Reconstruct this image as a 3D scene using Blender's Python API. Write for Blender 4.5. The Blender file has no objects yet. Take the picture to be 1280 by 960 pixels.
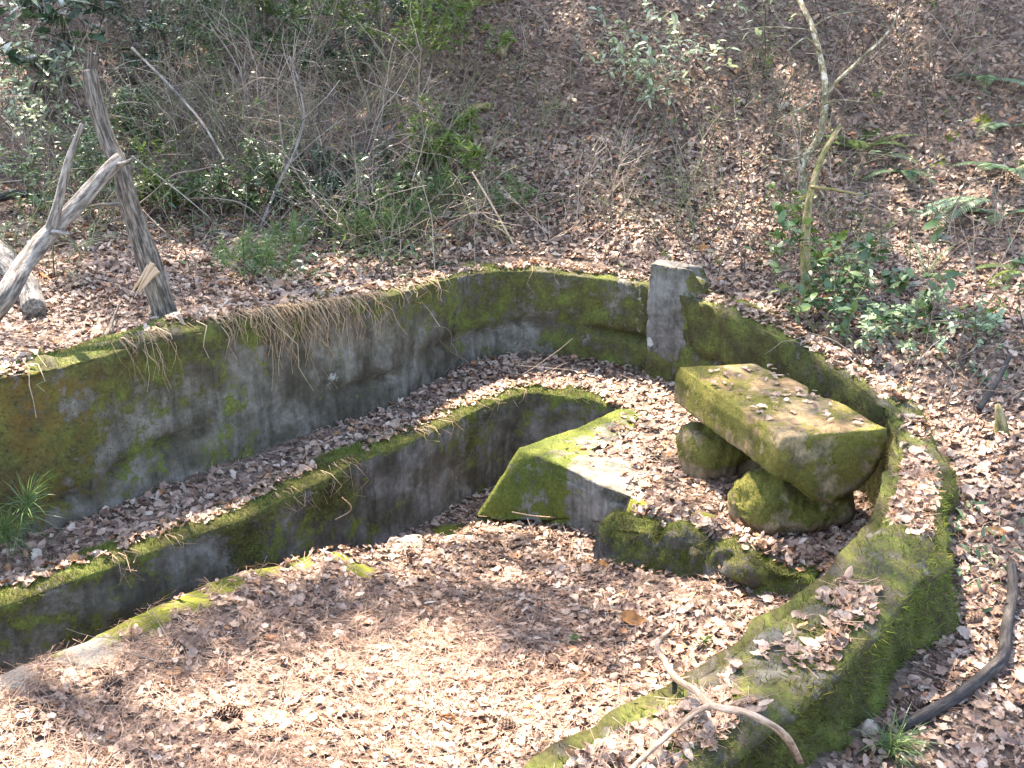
import bpy, math, random
import numpy as np
R = math.radians
rnd = random.Random(7)
rng = np.random.default_rng(11)
sc = bpy.context.scene
col = sc.collection

# ------------------------------------------------------------------ camera, sky, sun, exposure
CAM_H, PITCH, FPX = 3.0, R(20), 1372.0
cam = bpy.data.cameras.new('camera'); cam_o = bpy.data.objects.new('camera', cam); col.objects.link(cam_o)
cam_o.location = (0, 0, CAM_H); cam_o.rotation_euler = (R(90) - PITCH, 0, 0)
cam.sensor_width = 36; cam.lens = 36 * FPX / 1280; cam.clip_start = 0.05; cam.clip_end = 600
sc.camera = cam_o
SUN_AZ, SUN_EL = (-0.42, 0.91), R(60)          # towards the sun: up the hill and a little to the left
SUN = np.array([SUN_AZ[0] * math.cos(SUN_EL), SUN_AZ[1] * math.cos(SUN_EL), math.sin(SUN_EL)]); SUN /= np.linalg.norm(SUN)
w = bpy.data.worlds.new('World'); sc.world = w; w.use_nodes = True
nt = w.node_tree; bg = nt.nodes['Background']
sky = nt.nodes.new('ShaderNodeTexSky'); sky.sky_type = 'NISHITA'; sky.sun_disc = False
sky.sun_elevation = SUN_EL; sky.sun_rotation = math.atan2(SUN[0], SUN[1])
nt.links.new(sky.outputs[0], bg.inputs[0]); bg.inputs[1].default_value = 0.15
sl = bpy.data.lights.new('sun', 'SUN'); sl.energy = 4.4; sl.angle = R(0.53); sl.color = (1.0, 0.95, 0.87)
so = bpy.data.objects.new('sun', sl); col.objects.link(so); so.location = (-5, 10, 15)
from mathutils import Vector
so.rotation_euler = Vector(SUN).to_track_quat('Z', 'Y').to_euler()
vs = sc.view_settings; vs.view_transform = 'Standard'; vs.look = 'None'; vs.gamma = 1.0; vs.exposure = 3.05; vs.use_white_balance = True; vs.white_balance_temperature = 7350; vs.white_balance_tint = 12; vs.use_curve_mapping = False
sc.cycles.max_bounces = 6; sc.cycles.diffuse_bounces = 3; sc.cycles.transparent_max_bounces = 4

# ------------------------------------------------------------------ maths helpers
def ray(px, py):
    u = (px - 640) / FPX; v = -(py - 480) / FPX
    return np.array([u, math.cos(PITCH) + v * math.sin(PITCH), -math.sin(PITCH) + v * math.cos(PITCH)])
def P(px, py, z):                                  # survey: the point at height z seen at photo position px, py
    d = ray(px, py); t = (z - CAM_H) / d[2]; return np.array([d[0] * t, d[1] * t, z])
def Q(px, py, y):                                  # ... the point at depth y
    d = ray(px, py); t = y / d[1]; return np.array([d[0] * t, y, CAM_H + d[2] * t])
def smooth(a, b, x):
    t = np.clip((x - a) / (b - a), 0, 1); return t * t * (3 - 2 * t)
def _h(ix, iy, iz):
    n = (ix.astype(np.int64) * 374761393 + iy.astype(np.int64) * 668265263 + iz.astype(np.int64) * 2147483647 + 974711) & 0xffffffff
    n = ((n ^ (n >> 13)) * 1274126177) & 0xffffffff
    n = ((n ^ (n >> 16)) * 2246822519) & 0xffffffff
    return ((n ^ (n >> 15)) & 0xffffff) / float(0xffffff)
def vnoise(x, y, z=0.0):
    x, y, z = np.broadcast_arrays(np.asarray(x, float), np.asarray(y, float), np.asarray(z, float))
    ix, iy, iz = np.floor(x), np.floor(y), np.floor(z)
    fx, fy, fz = x - ix, y - iy, z - iz
    fx, fy, fz = [f * f * (3 - 2 * f) for f in (fx, fy, fz)]
    r = 0
    for a in (0, 1):
        for b in (0, 1):
            for c in (0, 1):
                r = r + _h(ix + a, iy + b, iz + c) * (fx if a else 1 - fx) * (fy if b else 1 - fy) * (fz if c else 1 - fz)
    return r * 2 - 1
def fbm(x, y, z=0.0, s=1.0, o=4):
    r = 0; amp = 1; tot = 0
    for i in range(o):
        r = r + amp * vnoise(np.asarray(x) * s + 17.3 * i, np.asarray(y) * s - 5.1 * i, np.asarray(z) * s + 3.7 * i); tot += amp
        amp *= .5; s *= 2.03
    return r / tot
def norm(v): return v / np.maximum(np.linalg.norm(v, axis=-1, keepdims=True), 1e-9)
def catmull(pts, step):
    pts = np.asarray(pts, float); out = []
    n = len(pts)
    for i in range(n - 1):
        p0, p1, p2, p3 = pts[max(i - 1, 0)], pts[i], pts[i + 1], pts[min(i + 2, n - 1)]
        m = max(1, int(round(np.linalg.norm((p2 - p1)[:3]) / step)))
        for k in range(m):
            t = k / m
            out.append(.5 * (2 * p1 + (p2 - p0) * t + (2 * p0 - 5 * p1 + 4 * p2 - p3) * t * t + (3 * p1 - p0 - 3 * p2 + p3) * t ** 3))
    out.append(pts[-1]); return np.array(out)
def seg_dist(X, Y, poly, closed=False):
    d = np.full(X.shape, 1e9); T = np.zeros(X.shape); n = len(poly)
    for i in range(n if closed else n - 1):
        a = poly[i]; b = poly[(i + 1) % n]; ab = b[:2] - a[:2]; L = ab @ ab + 1e-12
        t = np.clip(((X - a[0]) * ab[0] + (Y - a[1]) * ab[1]) / L, 0, 1)
        q = np.hypot(X - a[0] - t * ab[0], Y - a[1] - t * ab[1]); m = q < d
        d = np.where(m, q, d); T = np.where(m, i + t, T)
    return d, T
def inside(X, Y, poly):
    r = np.zeros(X.shape, bool); n = len(poly)
    for i in range(n):
        a = poly[i]; b = poly[(i + 1) % n]
        if a[1] == b[1]: continue
        c = ((a[1] > Y) != (b[1] > Y)) & (X < (b[0] - a[0]) * (Y - a[1]) / (b[1] - a[1]) + a[0]); r ^= c
    return r
def sdist(X, Y, poly):                              # positive inside
    d, _ = seg_dist(X, Y, poly, True); return np.where(inside(X, Y, poly), d, -d)

# ------------------------------------------------------------------ object helpers
def new_mesh(name, V, faces, mat=None, smooth_=True, attrs=None):
    V = np.asarray(V, np.float32); me = bpy.data.meshes.new(name)
    me.vertices.add(len(V)); me.vertices.foreach_set('co', V.ravel())
    faces = [np.asarray(f, np.int32) for f in faces if len(f)]
    nl = sum(f.size for f in faces); npoly = sum(len(f) for f in faces)
    me.loops.add(nl); me.polygons.add(npoly)
    me.loops.foreach_set('vertex_index', np.concatenate([f.ravel() for f in faces]))
    st = []; c = 0
    for f in faces:
        st.append(c + np.arange(len(f)) * f.shape[1]); c += f.size
    me.polygons.foreach_set('loop_start', np.concatenate(st).astype(np.int32))
    me.polygons.foreach_set('use_smooth', np.full(npoly, smooth_, bool))
    me.update(calc_edges=True); me.validate()
    for k, a in (attrs or {}).items():
        a = np.asarray(a, np.float32)
        t = me.attributes.new(k, 'FLOAT' if a.ndim == 1 else 'FLOAT_VECTOR', 'POINT')
        t.data.foreach_set('value' if a.ndim == 1 else 'vector', a.ravel())
    if mat: me.materials.append(mat)
    return me
def link(name, me, parent=None, loc=None):
    o = bpy.data.objects.new(name, me); col.objects.link(o)
    if parent: o.parent = parent
    if loc is not None: o.location = loc
    return o
def tag(o, label=None, cat=None, group=None, kind=None):
    if label: o['label'] = label
    if cat: o['category'] = cat
    if group: o['group'] = group
    if kind: o['kind'] = kind
    return o
class MB:                                           # collects shapes in world space; build() makes ONE mesh
    def __init__(s): s.V = []; s.Q = []; s.T = []; s.n = 0; s.A = []
    def add(s, V, quads=(), tris=(), bark=None):
        V = np.asarray(V, float); s.V.append(V)
        if len(quads): s.Q.append(np.asarray(quads) + s.n)
        if len(tris): s.T.append(np.asarray(tris) + s.n)
        s.A.append(np.zeros((len(V), 3)) if bark is None else bark); s.n += len(V)
    def build(s, name, mat, parent=None, origin=None, kind=None, smooth_=True):
        V = np.concatenate(s.V); off = None
        if parent is not None: V = V - np.array(parent.location)
        elif origin is not None: V = V - origin; off = origin
        f = []
        if s.Q: f.append(np.concatenate(s.Q))
        if s.T: f.append(np.concatenate(s.T))
        o = link(name, new_mesh(name, V, f, mat, smooth_, {'bark': np.concatenate(s.A)}), parent, off)
        if kind: o['kind'] = kind
        return o
    def tube(s, pts, rad, sides=6, rough=0.0, cap=True, seed=0):
        pts = np.asarray(pts, float); n = len(pts); rad = np.broadcast_to(np.asarray(rad, float), (n,))
        tan = norm(np.gradient(pts, axis=0))
        up = np.array([0, 0, 1.0]) if abs(tan[0][2]) < .9 else np.array([1.0, 0, 0])
        a = np.cross(tan[0], up); a /= np.linalg.norm(a); A = []
        for t in tan:
            a = a - t * (a @ t); a = a / max(np.linalg.norm(a), 1e-9); A.append(a)
        A = np.array(A); B = np.cross(tan, A)
        th = np.arange(sides) / sides * 2 * math.pi
        L = np.concatenate([[0], np.cumsum(np.linalg.norm(np.diff(pts, axis=0), axis=1))])
        rr = np.repeat(rad[:, None], sides, 1)
        c, si = np.cos(th)[None, :], np.sin(th)[None, :]
        if rough:
            k = fbm(c * 2.2 + seed, si * 2.2, L[:, None] * 3.0 + seed, 1.0, 3) + .6 * fbm(c * 5 + seed, si * 5, L[:, None] * 6, 1.0, 2)
            rr = rr * (1 + rough * k)
        V = pts[:, None, :] + rr[..., None] * (A[:, None, :] * c[..., None] + B[:, None, :] * si[..., None])
        bk = np.stack([np.broadcast_to(c, rr.shape) * rad.max(), np.broadcast_to(si, rr.shape) * rad.max(), np.repeat(L[:, None], sides, 1) * .25], -1)
        V = V.reshape(-1, 3); bk = bk.reshape(-1, 3)
        i = np.arange(n - 1)[:, None] * sides; j = np.arange(sides)[None, :]; k = (j + 1) % sides
        quads = np.stack([i + j, i + k, i + sides + k, i + sides + j], -1).reshape(-1, 4)
        tris = []
        if cap:
            V = np.concatenate([V, pts[:1] , pts[-1:]]); bk = np.concatenate([bk, bk[:1] * 0, bk[-1:] * 0])
            c0, c1 = n * sides, n * sides + 1
            tris = [(c0, (q + 1) % sides, q) for q in range(sides)] + [(c1, (n - 1) * sides + q, (n - 1) * sides + (q + 1) % sides) for q in range(sides)]
        s.add(V, quads, tris, bk)
def instance(tv, X, Y, Z, pos, scale):              # template verts (k,3) -> (N,k,3)
    s = np.asarray(scale, float)
    if s.ndim == 1: s = s[:, None] * np.ones(3)
    t = tv if tv.ndim == 3 else tv[None]
    return pos[:, None, :] + (t[..., 0:1] * (X * s[:, 0:1])[:, None, :] + t[..., 1:2] * (Y * s[:, 1:2])[:, None, :] + t[..., 2:3] * (Z * s[:, 2:3])[:, None, :])
def rep(faces, n, k): return (np.asarray(faces)[None] + (np.arange(n) * k)[:, None, None]).reshape(-1, len(faces[0]))

# ------------------------------------------------------------------ materials
def mat(name):
    m = bpy.data.materials.new(name); m.use_nodes = True; n = m.node_tree
    return m, n, n.nodes['Principled BSDF'], n.nodes.new, n.links.new
def ramp(n, fac, stops, interp='LINEAR'):
    r = n.nodes.new('ShaderNodeValToRGB'); r.color_ramp.interpolation = interp; e = r.color_ramp.elements
    while len(e) < len(stops): e.new(.5)
    for x, (p, c) in zip(e, stops): x.position = p; x.color = (*c, 1)
    n.links.new(fac, r.inputs[0]); return r.outputs[0]
def noise(n, vec, scale, detail=4, rough=.6):
    t = n.nodes.new('ShaderNodeTexNoise'); t.inputs['Scale'].default_value = scale; t.inputs['Detail'].default_value = detail; t.inputs['Roughness'].default_value = rough
    if vec is not None: n.links.new(vec, t.inputs['Vector'])
    return t.outputs[0]
def mth(n, op, a, b):
    m = n.nodes.new('ShaderNodeMath'); m.operation = op; m.use_clamp = False
    for i, v in enumerate((a, b)):
        if isinstance(v, (int, float)): m.inputs[i].default_value = v
        else: n.links.new(v, m.inputs[i])
    return m.outputs[0]
def mixc(n, f, a, b, mode='MIX'):
    m = n.nodes.new('ShaderNodeMix'); m.data_type = 'RGBA'; m.blend_type = mode
    for s, v in ((m.inputs[0], f), (m.inputs[6], a), (m.inputs[7], b)):
        if isinstance(v, (int, float)): s.default_value = v
        elif isinstance(v, tuple): s.default_value = (*v, 1)
        else: n.links.new(v, s)
    return m.outputs[2]
def attr(n, name, out='Fac'):
    a = n.nodes.new('ShaderNodeAttribute'); a.attribute_name = name; return a.outputs[out]
def bump(n, h, bsdf, strength=.5, dist=.01):
    b = n.nodes.new('ShaderNodeBump'); b.inputs['Strength'].default_value = strength; b.inputs['Distance'].default_value = dist
    n.links.new(h, b.inputs['Height']); n.links.new(b.outputs[0], bsdf.inputs['Normal'])
def objco(n): return n.nodes.new('ShaderNodeTexCoord').outputs['Object']
def leaf_mat(name, stops, rough=.55, trans=.25, spec=.3, tint=None):
    m, n, b, N, L = mat(name)
    g = N('ShaderNodeNewGeometry'); c = ramp(n, g.outputs['Random Per Island'], stops)
    t = noise(n, objco(n), 35, 3); c = mixc(n, .55, c, ramp(n, t, [(.25, (.45, .45, .45)), (.75, (1.25, 1.25, 1.25))]), 'MULTIPLY')
    L(c, b.inputs['Base Color']); b.inputs['Roughness'].default_value = rough; b.inputs['Specular IOR Level'].default_value = spec
    tr = N('ShaderNodeBsdfTranslucent'); L(c if tint is None else mixc(n, 1.0, c, tint, 'MULTIPLY'), tr.inputs[0])
    mx = N('ShaderNodeMixShader'); mx.inputs[0].default_value = trans
    L(b.outputs[0], mx.inputs[1]); L(tr.outputs[0], mx.inputs[2]); L(mx.outputs[0], n.nodes['Material Output'].inputs[0])
    return m
M = {}
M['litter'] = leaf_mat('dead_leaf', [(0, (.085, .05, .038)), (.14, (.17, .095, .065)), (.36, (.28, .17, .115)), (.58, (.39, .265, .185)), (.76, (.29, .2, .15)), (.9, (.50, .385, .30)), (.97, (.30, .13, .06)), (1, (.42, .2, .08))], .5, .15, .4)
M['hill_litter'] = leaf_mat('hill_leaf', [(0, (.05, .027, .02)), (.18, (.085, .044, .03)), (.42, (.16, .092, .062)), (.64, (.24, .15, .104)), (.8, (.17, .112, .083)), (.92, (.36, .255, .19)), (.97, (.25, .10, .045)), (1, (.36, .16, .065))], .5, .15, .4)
M['needle_litter'] = leaf_mat('dead_needle', [(0, (.12, .06, .038)), (.5, (.24, .135, .09)), (1, (.36, .235, .165))], .5, .1)
M['orange_leaf'] = leaf_mat('orange_leaf', [(0, (.42, .17, .045)), (1, (.5, .24, .08))], .5, .3)
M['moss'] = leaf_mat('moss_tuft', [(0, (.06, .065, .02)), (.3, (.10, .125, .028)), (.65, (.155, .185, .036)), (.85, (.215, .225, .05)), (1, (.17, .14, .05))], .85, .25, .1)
_n = M['moss'].node_tree; _b = _n.nodes['Principled BSDF']; _c = _b.inputs['Base Color'].links[0].from_socket
_g = noise(_n, objco(_n), 1.9, 5, .6); _f = ramp(_n, _g, [(.4, (.75, .64, .6)), (.48, (.95, .92, .85)), (.6, (1.0, 1.15, .95))])
_n.links.new(mixc(_n, 1.0, _c, _f, 'MULTIPLY'), _b.inputs['Base Color'])
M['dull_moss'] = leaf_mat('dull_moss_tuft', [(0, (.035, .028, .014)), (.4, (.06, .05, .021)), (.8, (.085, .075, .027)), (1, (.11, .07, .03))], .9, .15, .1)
M['green_leaf'] = leaf_mat('green_leaf', [(0, (.04, .075, .028)), (.5, (.07, .12, .04)), (1, (.12, .18, .06))], .35, .25, .5)
M['dark_leaf'] = leaf_mat('dark_leaf', [(0, (.025, .055, .03)), (.6, (.045, .085, .045)), (1, (.075, .12, .065))], .3, .15, .6)
M['pale_leaf'] = leaf_mat('pale_leaf', [(0, (.14, .2, .1)), (.5, (.3, .36, .2)), (1, (.42, .46, .3))], .35, .35, .5)
M['lime_leaf'] = leaf_mat('lime_leaf', [(0, (.09, .16, .03)), (1, (.16, .22, .04))], .4, .4, .4)
M['fern_leaf'] = leaf_mat('fern_leaf', [(0, (.05, .11, .045)), (1, (.11, .19, .07))], .4, .3, .5)
M['silver_leaf'] = leaf_mat('silver_leaf', [(0, (.13, .21, .11)), (1, (.30, .38, .22))], .4, .3, .5)
M['green_needle'] = leaf_mat('green_needle', [(0, (.07, .13, .04)), (1, (.16, .23, .07))], .4, .3, .5)
M['canopy_leaf'] = leaf_mat('canopy_leaf', [(0, (.04, .07, .025)), (1, (.08, .12, .04))], .5, .15)
M['root'] = leaf_mat('dead_root', [(0, (.15, .09, .05)), (.5, (.3, .2, .12)), (1, (.42, .31, .2))], .7, .1, .2)
M['twig'] = leaf_mat('dead_twig', [(0, (.05, .036, .028)), (.45, (.12, .088, .068)), (.8, (.22, .17, .135)), (1, (.38, .31, .25))], .7, 0, .2)
M['pale_twig'] = leaf_mat('pale_dead_twig', [(0, (.13, .085, .06)), (.5, (.25, .18, .14)), (1, (.42, .34, .28))], .7, 0, .2)
M['green_twig'] = leaf_mat('green_twig', [(0, (.07, .075, .035)), (.5, (.15, .15, .07)), (1, (.2, .17, .1))], .6, 0, .3)

def concrete(name, base_stops, moss_stops, orange=.0):
    m, n, b, N, L = mat(name); co = objco(n)
    big = noise(n, co, 2.2, 6, .65); fine = noise(n, co, 22, 6, .7); mid = noise(n, co, 7, 5, .65)
    base = ramp(n, big, base_stops)
    base = mixc(n, .7, base, ramp(n, fine, [(.25, (.5, .5, .5)), (.7, (1.3, 1.3, 1.3))]), 'MULTIPLY')
    mossc = ramp(n, mid, moss_stops)
    mossc = mixc(n, .6, mossc, ramp(n, noise(n, co, 60, 3), [(.25, (.4, .4, .4)), (.75, (1.5, 1.5, 1.4))]), 'MULTIPLY')
    if orange:
        mossc = mixc(n, mth(n, 'MULTIPLY', mth(n, 'MULTIPLY', attr(n, 'orange'), ramp(n, noise(n, co, 12, 5, .7), [(.4, (0, 0, 0)), (.6, (1, 1, 1))])), orange * .85), mossc, mixc(n, fine, (.09, .05, .016), (.17, .095, .022)))
    base = mixc(n, ramp(n, noise(n, co, 4.5, 8, .75), [(.44, (0, 0, 0)), (.62, (.85, .85, .85))]), base, (.05, .044, .027))
    mp = N('ShaderNodeMapping'); mp.inputs['Scale'].default_value = (9, 9, .9); L(co, mp.inputs['Vector'])
    base = mixc(n, .6, base, ramp(n, noise(n, mp.outputs[0], 1.6, 6, .7), [(.36, (.4, .37, .32)), (.52, (1.05, 1.03, 1.0)), (.66, (1.35, 1.33, 1.3))]), 'MULTIPLY')
    f = mth(n, 'ADD', attr(n, 'moss'), mth(n, 'MULTIPLY', mth(n, 'SUBTRACT', mid, .5), 2.2))
    f = mth(n, 'ADD', f, mth(n, 'MULTIPLY', mth(n, 'SUBTRACT', fine, .5), 1.5))
    r = ramp(n, f, [(.38, (0, 0, 0)), (.62, (1, 1, 1))])
    c = mixc(n, r, base, mossc)
    lime = ramp(n, mth(n, 'ADD', attr(n, 'lime'), mth(n, 'MULTIPLY', mth(n, 'SUBTRACT', fine, .5), 1.2)), [(.45, (0, 0, 0)), (.6, (1, 1, 1))])
    c = mixc(n, mth(n, 'MULTIPLY', lime, .75), c, (.42, .42, .39))
    L(c, b.inputs['Base Color']); b.inputs['Roughness'].default_value = .9; b.inputs['Specular IOR Level'].default_value = .2
    bump(n, mth(n, 'ADD', mth(n, 'MULTIPLY', mid, .5), noise(n, co, 45, 6, .75)), b, .8, .02)
    return m
MOSS_ST = [(.2, (.028, .025, .012)), (.42, (.058, .05, .02)), (.55, (.085, .085, .025)), (.68, (.11, .13, .028)), (.82, (.12, .095, .03))]
M['concrete'] = concrete('mossy_concrete', [(.25, (.05, .042, .03)), (.42, (.095, .08, .06)), (.53, (.18, .162, .138)), (.62, (.12, .10, .075)), (.78, (.07, .056, .038))], MOSS_ST, .9)
M['post'] = concrete('post_concrete', [(.25, (.10, .09, .08)), (.42, (.16, .148, .135)), (.58, (.20, .185, .172)), (.75, (.12, .10, .08))], MOSS_ST)
M['slab'] = concrete('slab_concrete', [(.25, (.15, .135, .11)), (.5, (.25, .23, .195)), (.75, (.19, .16, .12))], [(.2, (.05, .065, .014)), (.5, (.09, .105, .02)), (.8, (.16, .16, .03))])
M['wood'] = concrete('mossy_wood', [(.25, (.15, .08, .04)), (.45, (.30, .20, .105)), (.6, (.40, .30, .17)), (.75, (.30, .15, .065))], [(.2, (.065, .06, .016)), (.5, (.125, .112, .024)), (.8, (.21, .17, .05))], .5)
M['stone'] = concrete('mossy_stone', [(.25, (.06, .05, .04)), (.5, (.12, .105, .09)), (.75, (.09, .07, .055))], MOSS_ST)
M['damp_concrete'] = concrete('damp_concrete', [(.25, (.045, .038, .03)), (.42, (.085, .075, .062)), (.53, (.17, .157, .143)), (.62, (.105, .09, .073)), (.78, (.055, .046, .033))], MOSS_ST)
def plain(name, stops, scale=8, rough=.9, bs=.5, vec='obj', zs=1):
    m, n, b, N, L = mat(name); co = objco(n) if vec == 'obj' else attr(n, 'bark', 'Vector')
    if zs != 1:
        mp = N('ShaderNodeMapping'); mp.inputs['Scale'].default_value = (1, 1, zs); L(co, mp.inputs['Vector']); co = mp.outputs[0]
    f = noise(n, co, scale, 6, .7); L(ramp(n, f, stops), b.inputs['Base Color']); b.inputs['Roughness'].default_value = rough; b.inputs['Specular IOR Level'].default_value = .25
    bump(n, f, b, bs, .02); return m
M['pale_stone'] = plain('pale_stone', [(.3, (.14, .11, .08)), (.5, (.29, .24, .185)), (.7, (.36, .31, .25))], 14)
M['grey_bark'] = plain('grey_bark', [(.36, (.05, .042, .035)), (.46, (.14, .118, .10)), (.56, (.27, .237, .205)), (.72, (.40, .36, .315))], 40, .85, .9, 'bark')
M['brown_bark'] = plain('brown_bark', [(.36, (.035, .027, .022)), (.47, (.10, .08, .063)), (.57, (.22, .18, .145)), (.72, (.34, .29, .24))], 40, .9, 1.0, 'bark')
M['dark_bark'] = plain('dark_bark', [(.3, (.018, .016, .015)), (.5, (.042, .036, .033)), (.66, (.085, .075, .068)), (.8, (.24, .22, .2))], 50, .8, .8, 'bark')
M['moss_bark'] = plain('mossy_bark', [(.3, (.04, .032, .02)), (.42, (.10, .085, .035)), (.49, (.17, .15, .05)), (.55, (.24, .17, .09)), (.64, (.34, .26, .17)), (.75, (.14, .12, .045))], 20, .9, .8, 'bark', 2.5)
M['stump_bark'] = plain('stump_bark', [(.3, (.02, .018, .01)), (.45, (.05, .045, .018)), (.58, (.085, .08, .028)), (.7, (.11, .085, .06)), (.85, (.16, .13, .1))], 18, .95, 1.0, 'bark')
M['white_bark'] = plain('pale_patchy_bark', [(.3, (.05, .04, .025)), (.45, (.12, .095, .05)), (.52, (.18, .15, .08)), (.57, (.36, .32, .25)), (.8, (.5, .45, .38))], 18, .8, .7, 'bark', 3)
M['tan_wood'] = plain('tan_bark', [(.36, (.12, .07, .045)), (.47, (.27, .175, .115)), (.56, (.37, .26, .185)), (.7, (.46, .36, .28))], 45, .75, .4, 'bark')
M['raw_wood'] = plain('torn_wood', [(.3, (.35, .22, .13)), (.6, (.5, .36, .24)), (.8, (.58, .45, .33))], 40, .8, .6, 'bark')
M['cone'] = plain('cone_scale', [(.3, (.045, .028, .02)), (.5, (.11, .065, .045)), (.75, (.24, .16, .11))], 60, .7, .3)

def ground_mat():
    m, n, b, N, L = mat('leafy_soil'); co = objco(n)
    f = noise(n, co, 30, 6, .75); v = N('ShaderNodeTexVoronoi'); v.inputs['Scale'].default_value = 30; L(co, v.inputs['Vector'])
    c = ramp(n, f, [(.3, (.05, .034, .026)), (.46, (.12, .083, .062)), (.6, (.2, .145, .112)), (.75, (.29, .22, .18))])
    sep = N('ShaderNodeSeparateColor'); L(v.outputs['Color'], sep.inputs[0])
    c = mixc(n, .7, c, ramp(n, sep.outputs[0], [(0, (.35, .33, .32)), (1, (1.7, 1.65, 1.6))]), 'MULTIPLY')
    mid = noise(n, co, 9, 5, .7)
    mc = ramp(n, mid, [(.25, (.06, .07, .014)), (.5, (.13, .135, .022)), (.8, (.2, .19, .035))])
    k = mth(n, 'ADD', attr(n, 'moss'), mth(n, 'MULTIPLY', mth(n, 'SUBTRACT', mid, .5), 1.5))
    c = mixc(n, ramp(n, k, [(.42, (0, 0, 0)), (.6, (1, 1, 1))]), c, mc)
    k = mth(n, 'ADD', attr(n, 'bare'), mth(n, 'MULTIPLY', mth(n, 'SUBTRACT', f, .5), 1.2))
    c = mixc(n, ramp(n, k, [(.45, (0, 0, 0)), (.65, (1, 1, 1))]), c, (.27, .24, .2))
    L(c, b.inputs['Base Color']); b.inputs['Roughness'].default_value = .95; b.inputs['Specular IOR Level'].default_value = .15
    bump(n, f, b, .8, .03); return m
M['ground'] = ground_mat()

# ------------------------------------------------------------------ plan of the basin
def rp(px, py, z): return P(px, py, z)
rim_in = [np.array([-3.75, 3.75, 1.3]), np.array([-3.2, 4.2, 1.3])] + [rp(*a) for a in [
    (0, 480, 1.29), (110, 455, 1.28), (200, 427, 1.28), (300, 405, 1.28), (400, 390, 1.22), (480, 378, 1.18), (540, 360, 1.14), (600, 344, 1.10), (650, 341, 1.09),
    (710, 346, 1.08), (770, 353, 1.08), (815, 359, 1.08), (870, 380, 1.07), (924, 404, 1.06), (961, 421, 1.05), (1001, 434, 1.03), (1035, 464, 1.0), (1068, 481, .99),
    (1098, 503, .98), (1116, 530, .97), (1118, 560, .965), (1112, 600, .955), (1100, 650, .95), (1070, 688, .95), (1030, 722, .95), (940, 790, .95), (850, 850, .95), (760, 905, .95), (680, 955, .95), (600, 1005, .95)]]
rim_in += [np.array([-.5, 1.95, .95])]
RIM = catmull(rim_in, .028)
def smooth_path(a, sg):
    k = np.exp(-.5 * (np.arange(-3 * sg, 3 * sg + 1) / sg) ** 2); k /= k.sum(); pad = 3 * sg
    b = np.concatenate([2 * a[:1] - a[pad:0:-1], a, 2 * a[-1:] - a[-2:-pad - 2:-1]])
    return np.stack([np.convolve(b[:, c], k, 'valid') for c in range(a.shape[1])], -1)
RIM = smooth_path(RIM, 7)
rim_poly = np.concatenate([RIM[:, :2], np.array([[-1.3, 1.5], [-2.6, 1.3], [-3.8, 1.8], [-4.2, 3.0]])])
_tan = norm(np.gradient(RIM[:, :2], axis=0)); RIM_OUT = norm(smooth_path(np.stack([-_tan[:, 1], _tan[:, 0]], -1), 9))   # outward (walk is clockwise seen from above)
RIM_S = np.concatenate([[0], np.cumsum(np.linalg.norm(np.diff(RIM[:, :2], axis=0), axis=1))])
# width of the wall along its length
_ang = np.arange(len(RIM)) / (len(RIM) - 1)
_i_bench = int(np.argmin(np.hypot(RIM[:, 0] - 1.7, RIM[:, 1] - 4.6))); _i_post = int(np.argmin(np.hypot(RIM[:, 0] - 1.1, RIM[:, 1] - 7.0)))
RIM_W = np.where(np.arange(len(RIM)) < _i_post, .27, .27 - .04 * smooth(_i_post, _i_bench, np.arange(len(RIM))))
_i_front = int(np.argmin(np.hypot(RIM[:, 0] - .6, RIM[:, 1] - 3.0)))
RIM_W = RIM_W + .13 * smooth(_i_bench, _i_front, np.arange(len(RIM)))
RIM_C = RIM[:, :2] + RIM_OUT * (RIM_W * .5)[:, None]
ledge_edge = np.array([np.array([-3.1, 3.35, .45])] + [P(*a, .45) for a in [(-150, 815), (0, 765), (100, 730), (200, 692), (300, 655), (400, 607), (440, 585), (490, 565), (540, 545), (600, 515), (645, 499), (672, 496), (720, 500), (772, 510)]])
terr_edge = np.array([np.array([-3.1, 3.0, .4]), P(-150, 890, .4), P(0, 843, .39), P(100, 797, .38), P(200, 752, .36), P(300, 710, .33), P(400, 689, .26), P(500, 680, .12), P(590, 655, .05)])
ridge = [P(775, 512, .47), P(720, 535, .47), P(650, 560, .47), P(690, 576, .47), P(760, 610, .46)]
steps = [P(*a, .42) for a in [(760, 610), (800, 640), (870, 665), (940, 690), (1010, 710), (1040, 730)]]
_lt = norm(np.gradient(ledge_edge[:, :2], axis=0)); _ln = np.stack([-_lt[:, 1], _lt[:, 0]], -1)
trough_poly = [ledge_edge[i, :2] + _ln[i] * .14 for i in range(len(ledge_edge) - 1)] + [ledge_edge[-1, :2]] + [ridge[0][:2], ridge[1][:2] + [.04, -.05], ridge[2][:2] + [.05, -.03], P(620, 640, .0)[:2]] + [t[:2] for t in terr_edge[::-1]]
terr_poly = [ledge_edge[i, :2] + _ln[i] * .14 for i in range(len(ledge_edge) - 1)] + [ledge_edge[-1, :2], ridge[0][:2], ridge[1][:2] + [.06, -.07], ridge[2][:2] + [.13, -.02], ridge[3][:2] + [.10, .09], ridge[4][:2] + [.10, .07]] + [s[:2] for s in steps[1:]] + [np.array(p) for p in [(1.9, 4.1), (1.9, 1.0), (-5, 1.0), (-5, 3.0)]]
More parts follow.
